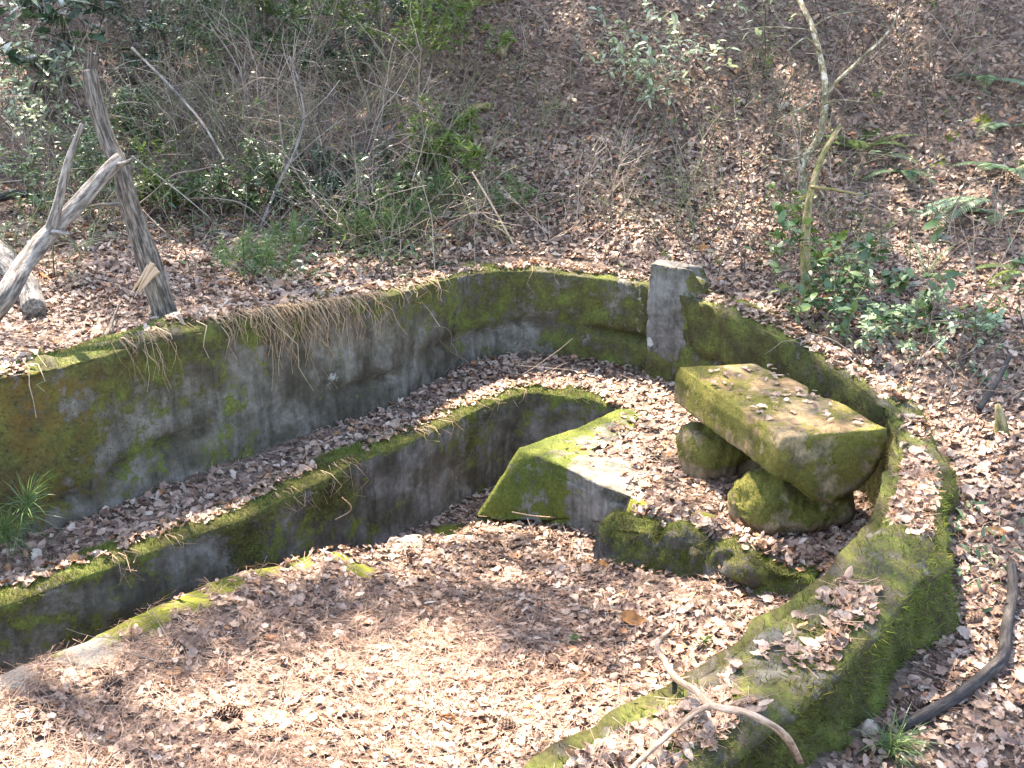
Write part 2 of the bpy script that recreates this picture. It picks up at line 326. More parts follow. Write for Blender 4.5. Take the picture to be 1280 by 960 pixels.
TCP = np.array([(-2.2, 3.8, .39), (-1.68, 4.3, .36), (-1.35, 4.6, .33), (-1.0, 4.9, .27), (-.6, 5.15, .13), (-.2, 5.4, .08), (-.19, 5.75, -.02), (-.1, 5.55, .02), (.08, 5.55, .05), (.08, 5.7, .0), (.25, 5.5, .08), (.22, 5.4, .12), (.4, 5.25, .12), (.32, 5.15, .13), (.55, 5.12, .2), (.5, 5.3, .16), (.6, 4.9, .26), (1.0, 4.6, .29), (1.3, 4.3, .3), (.3, 3.5, .3), (-1, 3, .34), (-2.5, 2.5, .36), (0, 2.4, .33), (-.7, 4.4, .24), (.2, 4.5, .24)])

def softplus(x, k): return k * np.log1p(np.exp(np.clip(x / k, -40, 40)))
def ground_h(X, Y):
    d, T = seg_dist(X, Y, RIM_C[::6]); sd = sdist(X, Y, rim_poly)
    rz = RIM[::6, 2]; z0 = rz[np.clip(np.round(T).astype(int), 0, len(rz) - 1)]
    wdt = RIM_W[::6][np.clip(np.round(T).astype(int), 0, len(rz) - 1)]
    # outside
    nearright = smooth(4.7, 3.5, Y) * smooth(-.8, .4, X)
    D = np.maximum(d - wdt * .5, 0)
    out = z0 - .03 - .15 * smooth(6.2, 5.3, Y) * smooth(.5, 1.2, X) - .16 * nearright + .05 * smooth(0, .5, D) * (1 - nearright)
    out = np.where(Y < 2, .95 + .2 * smooth(2, 0, Y), out)
    shift = 8.3 + .9 * smooth(-1.0, -3.5, X) - .5 * smooth(1.5, 4, X)
    out = out + .44 * softplus(Y - shift, .55) + .2 * softplus(Y - 8.1, .3) * smooth(-1.6, -.6, X)
    out = out + .26 * softplus(X - 2.6, .5) * smooth(2.5, 5, Y) + .12 * softplus(-X - 3.0, .6) * smooth(5, 9, Y)
    out = out + .10 * fbm(X, Y, 0, .7, 3) * smooth(.2, 1.6, D) + .035 * fbm(X, Y, 2, 3.1, 3) * smooth(.05, .5, D)
    # inside
    base = .44 + .02 * fbm(X, Y, 5, 2.5, 3) + .05 * smooth(.35, .02, sd)
    W = 1 / (((X[..., None] - TCP[:, 0]) ** 2 + (Y[..., None] - TCP[:, 1]) ** 2) + .03) ** 1.5
    ter = (W * TCP[:, 2]).sum(-1) / W.sum(-1) + .02 * fbm(X, Y, 7, 2.2, 4)
    a = smooth(0, .1, sdist(X, Y, terr_poly) + .012 * fbm(X, Y, 1, 9, 2))
    h = base + (ter - base) * a
    tfl = -.12 + .02 * fbm(X, Y, 4, 3, 3)
    b = smooth(0, .13, sdist(X, Y, trough_poly) + .012 * fbm(X, Y, 1.5, 7, 2))
    h = h + (np.minimum(tfl, h) - h) * b
    m = smooth(-.06, .06, -(sd + wdt * .5))
    return h + (out - h) * m
def axis(lo, hi, step, far):
    a = list(np.arange(lo, hi + 1e-6, step)); s = step
    while a[-1] < far: s = min(s * 1.06 if a[-1] < 16 else s * 1.25, 20); a.append(a[-1] + s)
    s = step
    while a[0] > -far: s = min(s * 1.06 if a[0] > -12 else s * 1.25, 20); a.insert(0, a[0] - s)
    return np.array(a)
GX = axis(-4.2, 4.2, .03, 120); GY = axis(1.4, 9.5, .03, 160)
_X, _Y = np.meshgrid(GX, GY); GH = ground_h(_X, _Y)
GH = np.minimum(GH, 40 + 0 * GH)
def hq(x, y):
    x = np.asarray(x, float); y = np.asarray(y, float)
    i = np.clip(np.searchsorted(GX, x) - 1, 0, len(GX) - 2); j = np.clip(np.searchsorted(GY, y) - 1, 0, len(GY) - 2)
    u = np.clip((x - GX[i]) / (GX[i + 1] - GX[i]), 0, 1); v = np.clip((y - GY[j]) / (GY[j + 1] - GY[j]), 0, 1)
    return GH[j, i] * (1 - u) * (1 - v) + GH[j, i + 1] * u * (1 - v) + GH[j + 1, i] * (1 - u) * v + GH[j + 1, i + 1] * u * v
def hn(x, y, e=.05):
    return norm(np.stack([-(hq(x + e, y) - hq(x - e, y)) / (2 * e), -(hq(x, y + e) - hq(x, y - e)) / (2 * e), np.ones_like(np.asarray(x, float))], -1))
def T(px, py, tmin=1.5):                             # the ground point seen at photo position px, py
    d = ray(px, py); t = np.arange(tmin, 40, .02); p = np.array([0, 0, CAM_H]) + d * t[:, None]
    hit = np.nonzero(p[:, 2] < hq(p[:, 0], p[:, 1]))[0]
    return p[hit[0]] if len(hit) else p[-1]

# moss / bare patches of the ground (stains that belong to the soil)
SPOTS_MOSS = [(T(30, 828), .22), (T(110, 803), .17), (T(180, 775), .15), (T(235, 752), .13), (T(285, 730), .11), (T(330, 713), .1), (T(375, 702), .09), (T(425, 696), .08), (T(1172, 200), .08), (T(1190, 172), .07), (T(1228, 150), .08), (T(230, 418), .16), (T(255, 425), .12), (T(450, 712), .1), (T(20, 790 + 45), .18), (T(790, 640), .08), (T(880, 648), .07), (T(560, 665), .12)]
SPOTS_BARE = [(T(110, 815), .2), (T(10, 845), .16), (T(765, 583), .16), (T(560, 575 + 95), .08)]
def blob(X, Y, spots):
    r = np.zeros(np.shape(X))
    for p, s in spots: r = np.maximum(r, np.exp(-((X - p[0]) ** 2 + (Y - p[1]) ** 2) / (s * s)))
    return r
gm = blob(_X, _Y, SPOTS_MOSS); gb = blob(_X, _Y, SPOTS_BARE) * .8
nx, ny = len(GX), len(GY)
ii = np.arange(ny - 1)[:, None] * nx + np.arange(nx - 1)[None, :]
gq = np.stack([ii, ii + 1, ii + nx + 1, ii + nx], -1).reshape(-1, 4)
g = link('forest_floor', new_mesh('forest_floor', np.stack([_X, _Y, GH], -1).reshape(-1, 3), [gq], M['ground'], True, {'moss': gm.ravel(), 'bare': gb.ravel()}))
tag(g, 'leaf strewn forest floor with a sunken basin and a hillside rising behind', kind='structure')

# ------------------------------------------------------------------ concrete walls
def moss_fuzz(name, V, F, mossv, count, parent, length=.02, seed=0, mat_='moss'):
    """short fibres standing on the mossy faces of a mesh"""
    V = np.asarray(V); F = np.asarray(F); a, b_, c, d = [V[F[:, k]] for k in range(4)]
    nrm = np.cross(c - a, d - b_); area = np.linalg.norm(nrm, axis=1) * .5; nrm = norm(nrm)
    mf = mossv[F].mean(1); w_ = area * np.clip((mf - .35) * 2.2, 0, 1) + 1e-12
    r = np.random.default_rng(seed); idx = r.choice(len(F), count, p=w_ / w_.sum())
    u, v = r.random((2, count, 1)); p = (a[idx] * (1 - u) + b_[idx] * u) * (1 - v) + (d[idx] * (1 - u) + c[idx] * u) * v
    n_ = norm(nrm[idx] + r.normal(0, .55, (count, 3)) + np.array([0, 0, .15])); s = norm(np.cross(n_, r.normal(0, 1, (count, 3))))
    L = length * r.uniform(.5, 1.4, (count, 1)); wd = L * .075
    p = p - n_ * .003
    tip = p + n_ * L + r.normal(0, .25, (count, 3)) * L
    VV = np.stack([p - s * wd, p + s * wd, tip], 1).reshape(-1, 3)
    o = link(name, new_mesh(name, VV, [np.arange(count * 3).reshape(-1, 3)], M[mat_], False), parent); o['kind'] = 'stuff'; return o
def wall_sweep(path, outn, width, topz, botz, prof_n=(22, 14, 18)):
    """rounded wall section swept along a path; returns V (n,m,3), quads, fraction up the face, side id"""
    a, b_, c = prof_n; n = len(path)
    tI = np.linspace(0, 1, a); tT = np.linspace(0, 1, b_ + 2)[1:-1]; tO = np.linspace(1, 0, c)
    side = np.concatenate([np.zeros(a), np.ones(b_), np.full(c, 2)]); t = np.concatenate([tI, tT, tO])
    V = np.zeros((n, len(t), 3)); H = (topz - botz)
    for k in range(len(t)):
        if side[k] == 0: off = np.zeros(n); z = botz + H * t[k]
        elif side[k] == 1: off = width * t[k]; z = topz.copy()
        else: off = width.copy(); z = botz + H * t[k]
        V[:, k, 0] = path[:, 0] + outn[:, 0] * off; V[:, k, 1] = path[:, 1] + outn[:, 1] * off; V[:, k, 2] = z
        if side[k] == 1:
            e = np.minimum(t[k], 1 - t[k]) * width; V[:, k, 2] -= .03 * np.exp(-e / .025) 
            V[:, k, 2] += .012
    m = len(t); i = np.arange(n - 1)[:, None] * m + np.arange(m - 1)[None, :]
    quads = np.stack([i, i + 1, i + m + 1, i + m], -1).reshape(-1, 4)[:, ::-1]
    caps = [np.array([k, k + 1, m - 2 - k, m - 1 - k])[::-1] for k in range(m // 2 - 1)]
    quads = np.concatenate([quads, caps, [(n - 1) * m + c_[::-1] for c_ in caps]])
    return V, quads, np.tile(t, (n, 1)), np.tile(side, (n, 1))
def displace(V, quads, amp, s, seed, o=4):
    sh = V.shape; v = V.reshape(-1, 3); f = np.asarray(quads)
    nn = np.zeros_like(v); fn = np.cross(v[f[:, 2]] - v[f[:, 0]], v[f[:, 3]] - v[f[:, 1]])
    for k in range(4): np.add.at(nn, f[:, k], fn)
    nn = norm(nn); dsp = amp * fbm(v[:, 0] + seed, v[:, 1], v[:, 2], s, o)
    return (v + nn * dsp[:, None]).reshape(sh), nn.reshape(sh)

# rim wall
n = len(RIM); sel = np.arange(n)
bot = hq(RIM[:, 0] - RIM_OUT[:, 0] * .2, RIM[:, 1] - RIM_OUT[:, 1] * .2) - .35
bot = np.minimum(bot, .2)
topz = RIM[:, 2] + .02 * fbm(RIM_S, 0, 0, 1.3, 4) + .02
V, quads, tt, sd_ = wall_sweep(RIM[:, :2], RIM_OUT, RIM_W, topz, bot)
# lumps: slow waves along the wall, broken outer arris in front, horizontal lift cracks on the inner face
S = np.tile(RIM_S[:, None], (1, V.shape[1]))
V, nn = displace(V, quads, .045, 2.3, 3); V, nn = displace(V, quads, .02, 8, 9)
right = smooth(_i_post, _i_bench, np.arange(n))[:, None] * np.ones_like(S)
Zrel = V[..., 2]
fr = fbm(S, 0, 0, 2.6, 3); outer = (sd_ == 2) * right
V[..., :2] -= (outer * np.clip(fr + .1, -.3, 1) * .16)[..., None] * np.repeat(RIM_OUT[:, None, :], V.shape[1], 1)
_ft = np.where(sd_ == 1, (np.arange(V.shape[1]) - 21) / 15.0, 0)
V[..., 2] -= right * (sd_ == 1) * (.07 * np.exp(-(1 - _ft) * RIM_W[:, None] / .085) + .03 * np.exp(-_ft * RIM_W[:, None] / .05))
V[..., 2] -= right * (sd_ == 2) * .07 * smooth(.25, 1.0, tt)
V[..., :2] += ((sd_ == 2) * right * .06 * smooth(1.0, .55, tt) - (sd_ == 2) * right * .02)[..., None] * np.repeat(RIM_OUT[:, None, :], V.shape[1], 1)
lip = np.exp(-(((V[..., 2] - (.66 + .10 * fbm(S, 3, 0, 1.6, 4) + .03 * S / 6)) / .017) ** 2)) * (sd_ == 0) * smooth(-.12, .0, fbm(S, 8, 0, 1.1, 3)) * (1 - right)
V[..., :2] += (lip * .075)[..., None] * np.repeat(RIM_OUT[:, None, :], V.shape[1], 1)
v = V.reshape(-1, 3); nnf = nn.reshape(-1, 3)
hgt = ((v[:, 2] - .45) / .8); side = sd_.ravel(); Sf = S.ravel(); rt = right.ravel()
nz = fbm(v[:, 0], v[:, 1], v[:, 2] * 1.3, 1.7, 4)
mossv = np.where(side == 1, .62 + .45 * nz, np.where(side == 2, .85 + .25 * nz, .36 + .85 * nz + .35 * np.exp(-((hgt - 1.0) / .16) ** 2)))
mossv = np.where((side == 0) & (Sf < 2.3), mossv + .35 * smooth(2.4, 1.2, Sf), mossv)
mossv = np.where((side == 0), mossv + .3 * smooth(RIM_S[_i_post] - 1.2, RIM_S[_i_post] - .3, Sf), mossv)
mossv = np.where((side == 0) & (rt > .15), mossv + .25, mossv)
v = v + nnf * (np.clip(mossv + .9 * fbm(v[:, 0], v[:, 1], v[:, 2], 7, 3) - .5, 0, .7) * (.028 + .035 * (side == 2) * rt))[:, None]; V = v.reshape(V.shape)
orange = 1.5 * smooth(2.6, 1.4, Sf) * smooth(-.25, .15, fbm(v[:, 0], v[:, 1], v[:, 2], 2.1, 3)) * (side == 0)
def lime_streak(px, py0, py1, wd):
    a = P(px, py0, 1.05); return np.exp(-((v[:, 0] - a[0]) ** 2 + (v[:, 1] - a[1]) ** 2) / wd ** 2)
lime = (.45 * lime_streak(796, 365, 430, .09) * smooth(.55, .75, v[:, 2]) + .8 * np.clip(fbm(v[:, 0] * 2, v[:, 1] * 2, v[:, 2], 2.6, 3) - .28, 0, 1) * 1.6) * (side == 0)
rw = bpy.data.objects.new('basin_wall', None); col.objects.link(rw); rw.location = (RIM[0, 0], RIM[0, 1], 0)
tag(rw, 'long curved concrete rim wall with moss and damp stains around the sunken basin', 'wall')
org = np.array(rw.location)
link('wall_body', new_mesh('wall_body', v - org, [quads], M['concrete'], True, {'moss': mossv, 'orange': orange, 'lime': lime}), rw)
moss_fuzz('moss', v - org, quads, mossv * (side != 0), 120000, rw, .026, 1)
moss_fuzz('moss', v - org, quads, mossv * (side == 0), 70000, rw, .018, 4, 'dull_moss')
WALLV, WALLS, WALLM = V, sd_, mossv.reshape(sd_.shape)

# ledge wall along the channel
LE = catmull(ledge_edge, .028); lt = norm(np.gradient(LE[:, :2], axis=0)); ln = np.stack([-lt[:, 1], lt[:, 0]], -1)
lw = np.full(len(LE), .20) * smooth(0, 10, np.arange(len(LE))[::-1]) + .02
LS = np.concatenate([[0], np.cumsum(np.linalg.norm(np.diff(LE[:, :2], axis=0), axis=1))])
ltop = LE[:, 2] + .015 + .02 * fbm(LS, 4, 0, 2.2, 4)
V, quads, tt, sd_ = wall_sweep(LE[:, :2], ln, lw, ltop, np.full(len(LE), -.35), (24, 8, 6))
V, nn = displace(V, quads, .03, 3, 31); V, nn = displace(V, quads, .016, 10, 32)
v = V.reshape(-1, 3); side = sd_.ravel(); nz = fbm(v[:, 0], v[:, 1], v[:, 2] * 1.3, 2.2, 4)
lsf = np.tile(LS[:, None], (1, V.shape[1])).ravel(); Ltot = LS[-1]
mossv = np.where(side == 1, .85 + .35 * nz, np.where(side == 0, .05 + .18 * smooth(1.5, 2.5, lsf) + .9 * nz + .6 * np.exp(-((v[:, 2] - .48) / .032) ** 2) + .25 * smooth(Ltot - 1.6, Ltot - .4, lsf), .5))
v = v + nn.reshape(-1, 3) * (np.clip(mossv + .9 * fbm(v[:, 0], v[:, 1], v[:, 2], 7, 3) - .5, 0, .7) * .03)[:, None]; V = v.reshape(V.shape)
lp = P(528, 575, .42)
lime = np.exp(-((v[:, 0] - lp[0]) ** 2 + (v[:, 1] - lp[1]) ** 2) / .09 ** 2) * (side == 0) * smooth(.02, .2, v[:, 2]) + .5 * np.clip(nz - .3, 0, 1) * (side == 0)
lo = bpy.data.objects.new('channel_wall', None); col.objects.link(lo); lo.location = (*LE[0, :2], 0); org = np.array(lo.location)
tag(lo, 'low mossy concrete wall along the edge of the narrow channel below the leaf covered ledge', 'wall')
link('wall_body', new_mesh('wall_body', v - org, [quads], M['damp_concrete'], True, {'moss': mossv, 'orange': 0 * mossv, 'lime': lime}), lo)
moss_fuzz('moss', v - org, quads, mossv * ((side == 1) | (v[:, 2] > .46)), 34000, lo, .02, 2)
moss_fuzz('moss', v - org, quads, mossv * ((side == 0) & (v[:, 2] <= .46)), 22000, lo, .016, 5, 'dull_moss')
LEDV, LEDS, LEDM = V, sd_, mossv.reshape(sd_.shape)

# generic lofted solid: rings (list of closed loops, equal count) -> mesh with moss attributes
def loft(rings, sub=1, cap=True):
    Rg = np.array(rings); n, m, _ = Rg.shape
    i = np.arange(n - 1)[:, None] * m; j = np.arange(m)[None, :]; k = (j + 1) % m
    quads = np.stack([i + j, i + k, i + m + k, i + m + j], -1).reshape(-1, 4)
    V = Rg.reshape(-1, 3); 
    if cap:
        ex = []; q2 = []
        for base, flip in ((0, True), ((n - 1) * m, False)):
            ring = V[base:base + m]; c = ring.mean(0); prev = base; K = 7
            for s in range(1, K + 1):
                f = 1 - s / K * .97; st = len(V) + sum(len(e) for e in ex); ex.append(c + (ring - c) * f)
                for q in range(m):
                    a, b2 = prev + q, prev + (q + 1) % m; c2, d2 = st + (q + 1) % m, st + q
                    q2.append((a, d2, c2, b2) if flip else (a, b2, c2, d2))
                prev = st
            # closing quads across the tiny hole
            st = prev
            for q in range(0, m // 2 - 1):
                f4 = (st + q, st + q + 1, st + m - 2 - q, st + m - 1 - q); q2.append(f4[::-1] if flip else f4)
        V = np.concatenate([V] + ex); quads = np.concatenate([quads, np.array(q2)])
    return V, quads
def solid(name, V, quads, material, mossf, parent=None, fuzz=0, amp=.02, s=4, seed=0, fuzzlen=.018, orangef=None, fine=.006, limef=None):
    V, nn = displace(V, quads, amp, s, seed); V, nn = displace(V, quads, fine, s * 4.5, seed + 5)
    mv = mossf(V, nn); off = np.array(parent.location) if parent is not None else V.mean(0) * [1, 1, 0] + [0, 0, V[:, 2].min()]
    at = {'moss': mv, 'orange': (orangef(V, nn) if orangef else 0 * mv), 'lime': (limef(V, nn) if limef else 0 * mv)}
    o = link(name, new_mesh(name, V - off, [quads], material, True, at), parent, None if parent is not None else off)
    if fuzz: moss_fuzz('moss', V - off, quads, mv, fuzz, o, fuzzlen, seed)
    return o
def subdiv_poly(pts, m):                              # closed loop resampled to m points, corners kept soft
    pts = np.array(pts); L = np.linalg.norm(np.roll(pts, -1, 0) - pts, axis=1); s = np.concatenate([[0], np.cumsum(L)])
    t = np.linspace(0, s[-1], m, endpoint=False); P2 = np.concatenate([pts, pts[:1]])
    return np.stack([np.interp(t, s, P2[:, k]) for k in range(pts.shape[1])], -1)

# concrete post set in the rim wall
pl0 = P(814, 472, .45); pr0 = P(867, 484, .45)
ax = norm((pr0 - pl0)[None])[0]; bk = np.array([-ax[1], ax[0], 0])
bk = bk if bk[1] > 0 else -bk
c0 = (pl0 + pr0) / 2 - bk * .09
hw = np.linalg.norm(pr0 - pl0) / 2
ztop = Q(840, 334, c0[1])[2]
rings = []
for z in np.linspace(.2, ztop, 40):
    loop = subdiv_poly([(-hw, 0), (hw, 0), (hw + .04, .04), (hw + .04, .13), (-hw, .13)], 64)
    tilt = 0.01 * (z - .4)
    zz = z - .0
    rings.append([c0 * [1, 1, 0] + ax * p[0] + bk * (p[1] + tilt) + np.array([0, 0, z - (.10 * smooth(hw - .02, hw + .05, p[0]) + .02 * (p[0] / hw > 0) * 0) * (z - .2) / (ztop - .2)]) for p in loop])
Vp, qp = loft(rings)
po = solid('concrete_post', Vp, qp, M['post'],
           lambda v, nn: np.clip(.95 * smooth(.78, .5, v[:, 2]), 0, 1) + .8 * smooth(hw * .35, hw + .03, (v - c0) @ ax + .06 * fbm(v[:, 0], v[:, 1], v[:, 2], 6, 3)) + .35 * fbm(v[:, 0], v[:, 1], v[:, 2], 4, 3), None, 5000, .022, 5, 3, fine=.012,
           limef=lambda v, nn: 1.0 * np.exp(-((v[:, 2] - .74) / .05) ** 2) * smooth(0, -hw, (v - c0) @ ax) * .8)
tag(po, 'grey upright concrete post rising above the rim at the back of the basin', 'post')

# broken concrete slab at the end of the channel
tr = [P(790, 512, .46), ridge[0], ridge[1], ridge[2], ridge[3], P(725, 593, .465), ridge[4], P(800, 625, .44)]
lo_ = [P(790, 512, .2), ridge[0] + [-.03, .02, -.3], ridge[1] + [-.06, .1, -.6], P(597, 646, .05), P(690, 650, .1), P(728, 643, .16), P(752, 632, .24), P(800, 632, .3)]
inn = [P(800, 520, .455), P(796, 525, .455), P(790, 540, .455), P(740, 562, .46), P(755, 575, .46), P(780, 580, .46), P(800, 595, .455), P(815, 610, .44)]
tr, lo_, inn = [catmull(x, .03)[np.round(np.linspace(0, 1, 80) * (len(catmull(x, .03)) - 1)).astype(int)] for x in (tr, lo_, inn)]
def even(x):
    x = np.array(x); d = np.concatenate([[0], np.cumsum(np.linalg.norm(np.diff(x, axis=0), axis=1))]); return x
# rows matched by control index so that the ridge and foot correspond
def ctrl(ptsl, m=14):
    ptsl = [np.asarray(p) for p in ptsl]; o = []
    for a, b in zip(ptsl[:-1], ptsl[1:]):
        o += [a + (b - a) * k / m for k in range(m)]
    return np.array(o + [ptsl[-1]])
TRc = ctrl([P(790, 512, .46), ridge[0], ridge[1], ridge[2], ridge[3], P(725, 593, .465), ridge[4], P(800, 625, .44)])
LOc = ctrl([P(790, 512, .2), ridge[0] + [-.03, .02, -.3], ridge[1] + [-.06, .1, -.6], P(594, 648, .02), P(676, 650, .08), P(729, 650, .18), ridge[4] + [.0, -.03, -.2], P(800, 632, .3)])
INc = ctrl([P(800, 520, .455), P(796, 525, .455), P(790, 540, .455), P(740, 562, .462), P(755, 575, .462), P(780, 580, .462), P(800, 595, .455), P(815, 610, .44)])
rows = [INc + (TRc - INc) * t for t in np.linspace(0, 1, 12)[:-1]] + [TRc + (LOc - TRc) * t for t in np.linspace(0, 1, 20)]
rows = np.array(rows); nR, mR, _ = rows.shape
i = np.arange(nR - 1)[:, None] * mR + np.arange(mR - 1)[None, :]
qs = np.stack([i, i + mR, i + mR + 1, i + 1], -1).reshape(-1, 4)
Vs = rows.reshape(-1, 3)
# thickness: close the slab underneath
Vs2 = np.concatenate([Vs, Vs - [0, 0, .08]]); qs2 = np.concatenate([qs, qs[:, ::-1] + len(Vs)])
bd = np.concatenate([np.arange(mR), np.arange(1, nR) * mR + mR - 1, ((nR - 1) * mR + np.arange(mR - 1))[::-1], (np.arange(1, nR - 1) * mR)[::-1]])
nb = np.roll(bd, -1); qs2 = np.concatenate([qs2, np.stack([nb, bd, bd + len(Vs), nb + len(Vs)], -1)])
mk = P(640, 605, .3)
ycol = P(700, 622, .25)
def slab_moss(v, nn):
    x = .22 + .6 * fbm(v[:, 0], v[:, 1], v[:, 2], 3.2, 4)
    x += .8 * np.exp(-((v[:, 0] - mk[0] + .12) ** 2 + (v[:, 1] - mk[1]) ** 2) / .32 ** 2)
    e = seg_dist(v[:, 0], v[:, 1], np.array([p[:2] for p in (ridge[0], ridge[1], ridge[2])]))[0]
    x += .75 * np.exp(-(e / .09) ** 2) * (v[:, 2] > .4)
    x += .6 * np.exp(-((v[:, 0] - ycol[0]) ** 2 + (v[:, 1] - ycol[1]) ** 2) / .1 ** 2)
    return x
sb = solid('concrete_slab', Vs2, qs2, M['slab'], slab_moss, None, 7000, .018, 5, 8, .014)
tag(sb, 'broken concrete slab with a mossy sloping face at the end of the channel', 'slab')

# ------------------------------------------------------------------ bench: half log on two short logs
be = tag(bpy.data.objects.new('log_bench', None), 'mossy split log bench on two short logs inside the curved wall', 'bench'); col.objects.link(be)
bz = 1.0
A = P(980, 548, bz); B = P(1107, 536, bz); C = P(850, 459, bz); Dd = P(940, 455, bz)
be.location = (*((A + C) / 2)[:2], .45)
rings = []; m = 150
lenv = (C - A)
for t in np.linspace(0, 1, 90):
    wv = (B - A) * (1 - t) + (Dd - C) * t
    wid = np.linalg.norm(wv); wv = wv / wid
    wid = wid + .05 * math.sin(t * 3.1) - .07 * math.exp(-((t - .5) / .07) ** 2) * (1 if t > .5 else .6)
    dp = .37 - .05 * t
    prof = [(0, 0), (wid, 0), (wid + .02, -.10), (wid - .02, -.20), (wid * .8, -dp * .82), (wid * .55, -dp), (wid * .35, -dp * .93), (wid * .1, -dp * .62), (-.025, -.20), (-.02, -.05)]
    loop = subdiv_poly(prof, m)
    o_ = A + lenv * t
    rings.append([o_ + wv * p[0] + np.array([0, 0, p[1]]) for p in loop])
Vb, qb = loft(rings)
axl = norm(lenv[None])[0]
def bench_moss(v, nn):
    topm = nn[:, 2] > .6
    x = .66 + .62 * fbm(v[:, 0], v[:, 1], v[:, 2], 4.0, 4)
    x = np.where(topm, x - .1, x)
    low = smooth(.84, .72, v[:, 2] + .02 * fbm(v[:, 0], v[:, 1], 0, 9, 2)); leftface = smooth(.1, .3, -(nn[:, 0]))
    return x - .55 * low * leftface
seat = solid('seat', Vb, qb, M['wood'], bench_moss, be, 14000, .011, 4, 21, .013, fine=.006, orangef=lambda v, nn: smooth(0, .5, fbm(v[:, 0], v[:, 1], v[:, 2], 6, 3)))
wv = norm((B - A)[None])[0]
for (t, r0, ext, bulge) in ((.19, .15, .075, 0), (.85, .145, .05, 1)):
    c = A + lenv * t; c = c * [1, 1, 0]; rings = []
    c = c + np.array([0, 0, .45 + r0 * .6])
    L0, L1 = -ext, np.linalg.norm(B - A) - .02
    for s in np.linspace(0, 1, 40):
        x = L0 + (L1 - L0) * s; e = min((x - L0), (L1 - x)) / .1
        rr = r0 * math.sqrt(max(0.06, 1 - (1 - min(e, 1)) ** 2)) * (1.12 - .2 * s)
        rings.append([c + wv * x + axl * rr * 1.05 * math.cos(q) + np.array([0, 0, rr * math.sin(q)]) for q in -np.arange(40) / 40 * 2 * math.pi])
    Vq, qq = loft(rings)
    solid('support', Vq, qq, M['wood'], lambda v, nn: .72 + .5 * fbm(v[:, 0], v[:, 1], v[:, 2], 4, 3) - .75 * smooth(.56, .47, v[:, 2]), be, 7000, .06, 6, 41 + int(t * 10), .02, fine=.024)

# ------------------------------------------------------------------ stones
def stone(name, px, py, wpx, hpx, label, material=None, z=None, mossy=.95, seed=0, group=None, flat=.8, fuzz=2500):
    p = T(px, py + hpx * .25); dist = np.linalg.norm(p - [0, 0, CAM_H]); rx = wpx / FPX * dist / 2 * 1.15; rz = hpx / FPX * dist / 2 * (.62 if name == 'mossy_stone' else .9)
    th = np.linspace(.04, math.pi - .04, 26); rings = []
    for q in th[::-1]:
        se = lambda a: math.copysign(abs(a) ** .55, a)
        rot = seed * .9
        ct, st_ = math.cos(rot), math.sin(rot); ring = []
        for f in np.arange(36) / 36 * 2 * math.pi:
            ax_, ay_ = rx * se(math.sin(q)) * se(math.cos(f)), rx * flat * (.75 + .1 * (seed % 4)) * se(math.sin(q)) * se(math.sin(f)); ring.append(p + np.array([ax_ * ct - ay_ * st_, ax_ * st_ + ay_ * ct, rz * (.8 + .12 * (seed % 3)) * se(math.cos(q)) - rz * .1 + .25 * ax_ * math.sin(seed * 2.1)]))
        rings.append(ring)
    Vq, qq = loft(rings)
    o = solid(name, Vq, qq, material or M['stone'], lambda v, nn: mossy - .1 + .45 * nn[:, 2] * .6 + .6 * fbm(v[:, 0], v[:, 1], v[:, 2], 6, 3), None, fuzz, rx * .75, 1.3 / rx * .5, seed, .016, fine=rx * .12)
    return tag(o, label, 'stone', group)
G = 'mossy stones along the step below the bench'
KP = catmull(np.array([P(a, b, .40) for a, b in [(772, 636), (800, 648), (835, 660), (872, 672), (905, 680), (945, 694), (985, 706), (1030, 720)]]), .02)
kt = norm(np.gradient(KP[:, :2], axis=0)); kn = np.stack([-kt[:, 1], kt[:, 0]], -1); ks_ = np.concatenate([[0], np.cumsum(np.linalg.norm(np.diff(KP[:, :2], axis=0), axis=1))])
KP[:, :2] -= kn * .12
kz = .395 + .06 * fbm(ks_, 2, 0, 4.5, 3); kz = kz + .05 * np.exp(-((ks_ - .42) / .07) ** 2) - .05 * np.exp(-((ks_ - .33) / .03) ** 2) - .06 * np.exp(-((ks_ - .6) / .03) ** 2)
V, quads, tt, sd_ = wall_sweep(KP[:, :2], kn, .16 + .05 * fbm(ks_, 6, 0, 5, 2), kz, np.full(len(KP), .05), (16, 10, 6))
V[..., :2] -= kn[:, None, :] * (.07 * fbm(np.tile(ks_[:, None], (1, V.shape[1])), V[..., 2], 3, 5.5, 3) + .05 * smooth(.42, .2, V[..., 2]))[..., None] * (sd_ != 2)[..., None]
mk_ = solid('stone_kerb', V.reshape(-1, 3), quads, M['stone'], lambda v, nn: .55 + .9 * fbm(v[:, 0], v[:, 1], v[:, 2], 4.5, 3) + .25 * nn[:, 2], None, 16000, .06, 7, 61, .02, fine=.018)
tag(mk_, 'low broken mossy stone kerb stepping down in front of the bench', 'kerb', kind='thing')
stone('mossy_stone', 873, 674, 46, 66, 'tallest moss green stone standing proud of the broken kerb', None, seed=2, group=G)
stone('mossy_stone', 938, 692, 56, 46, 'broad brownish mossy stone set against the broken kerb', None, mossy=.7, seed=3, group=G)
stone('flat_stone', 505, 678, 46, 14, 'pale bare flat stone at the lip of the channel', M['pale_stone'], mossy=-1, seed=7, flat=.9, fuzz=0)
stone('pale_rock', 1077, 243, 14, 12, 'small pale rock half buried in leaves on the right slope', M['pale_stone'], mossy=-1, seed=8, fuzz=0)
stone('white_rock', 975, 128, 18, 14, 'white rounded rock beside a lime green plant on the upper slope', M['pale_stone'], mossy=-1, seed=9, fuzz=0)

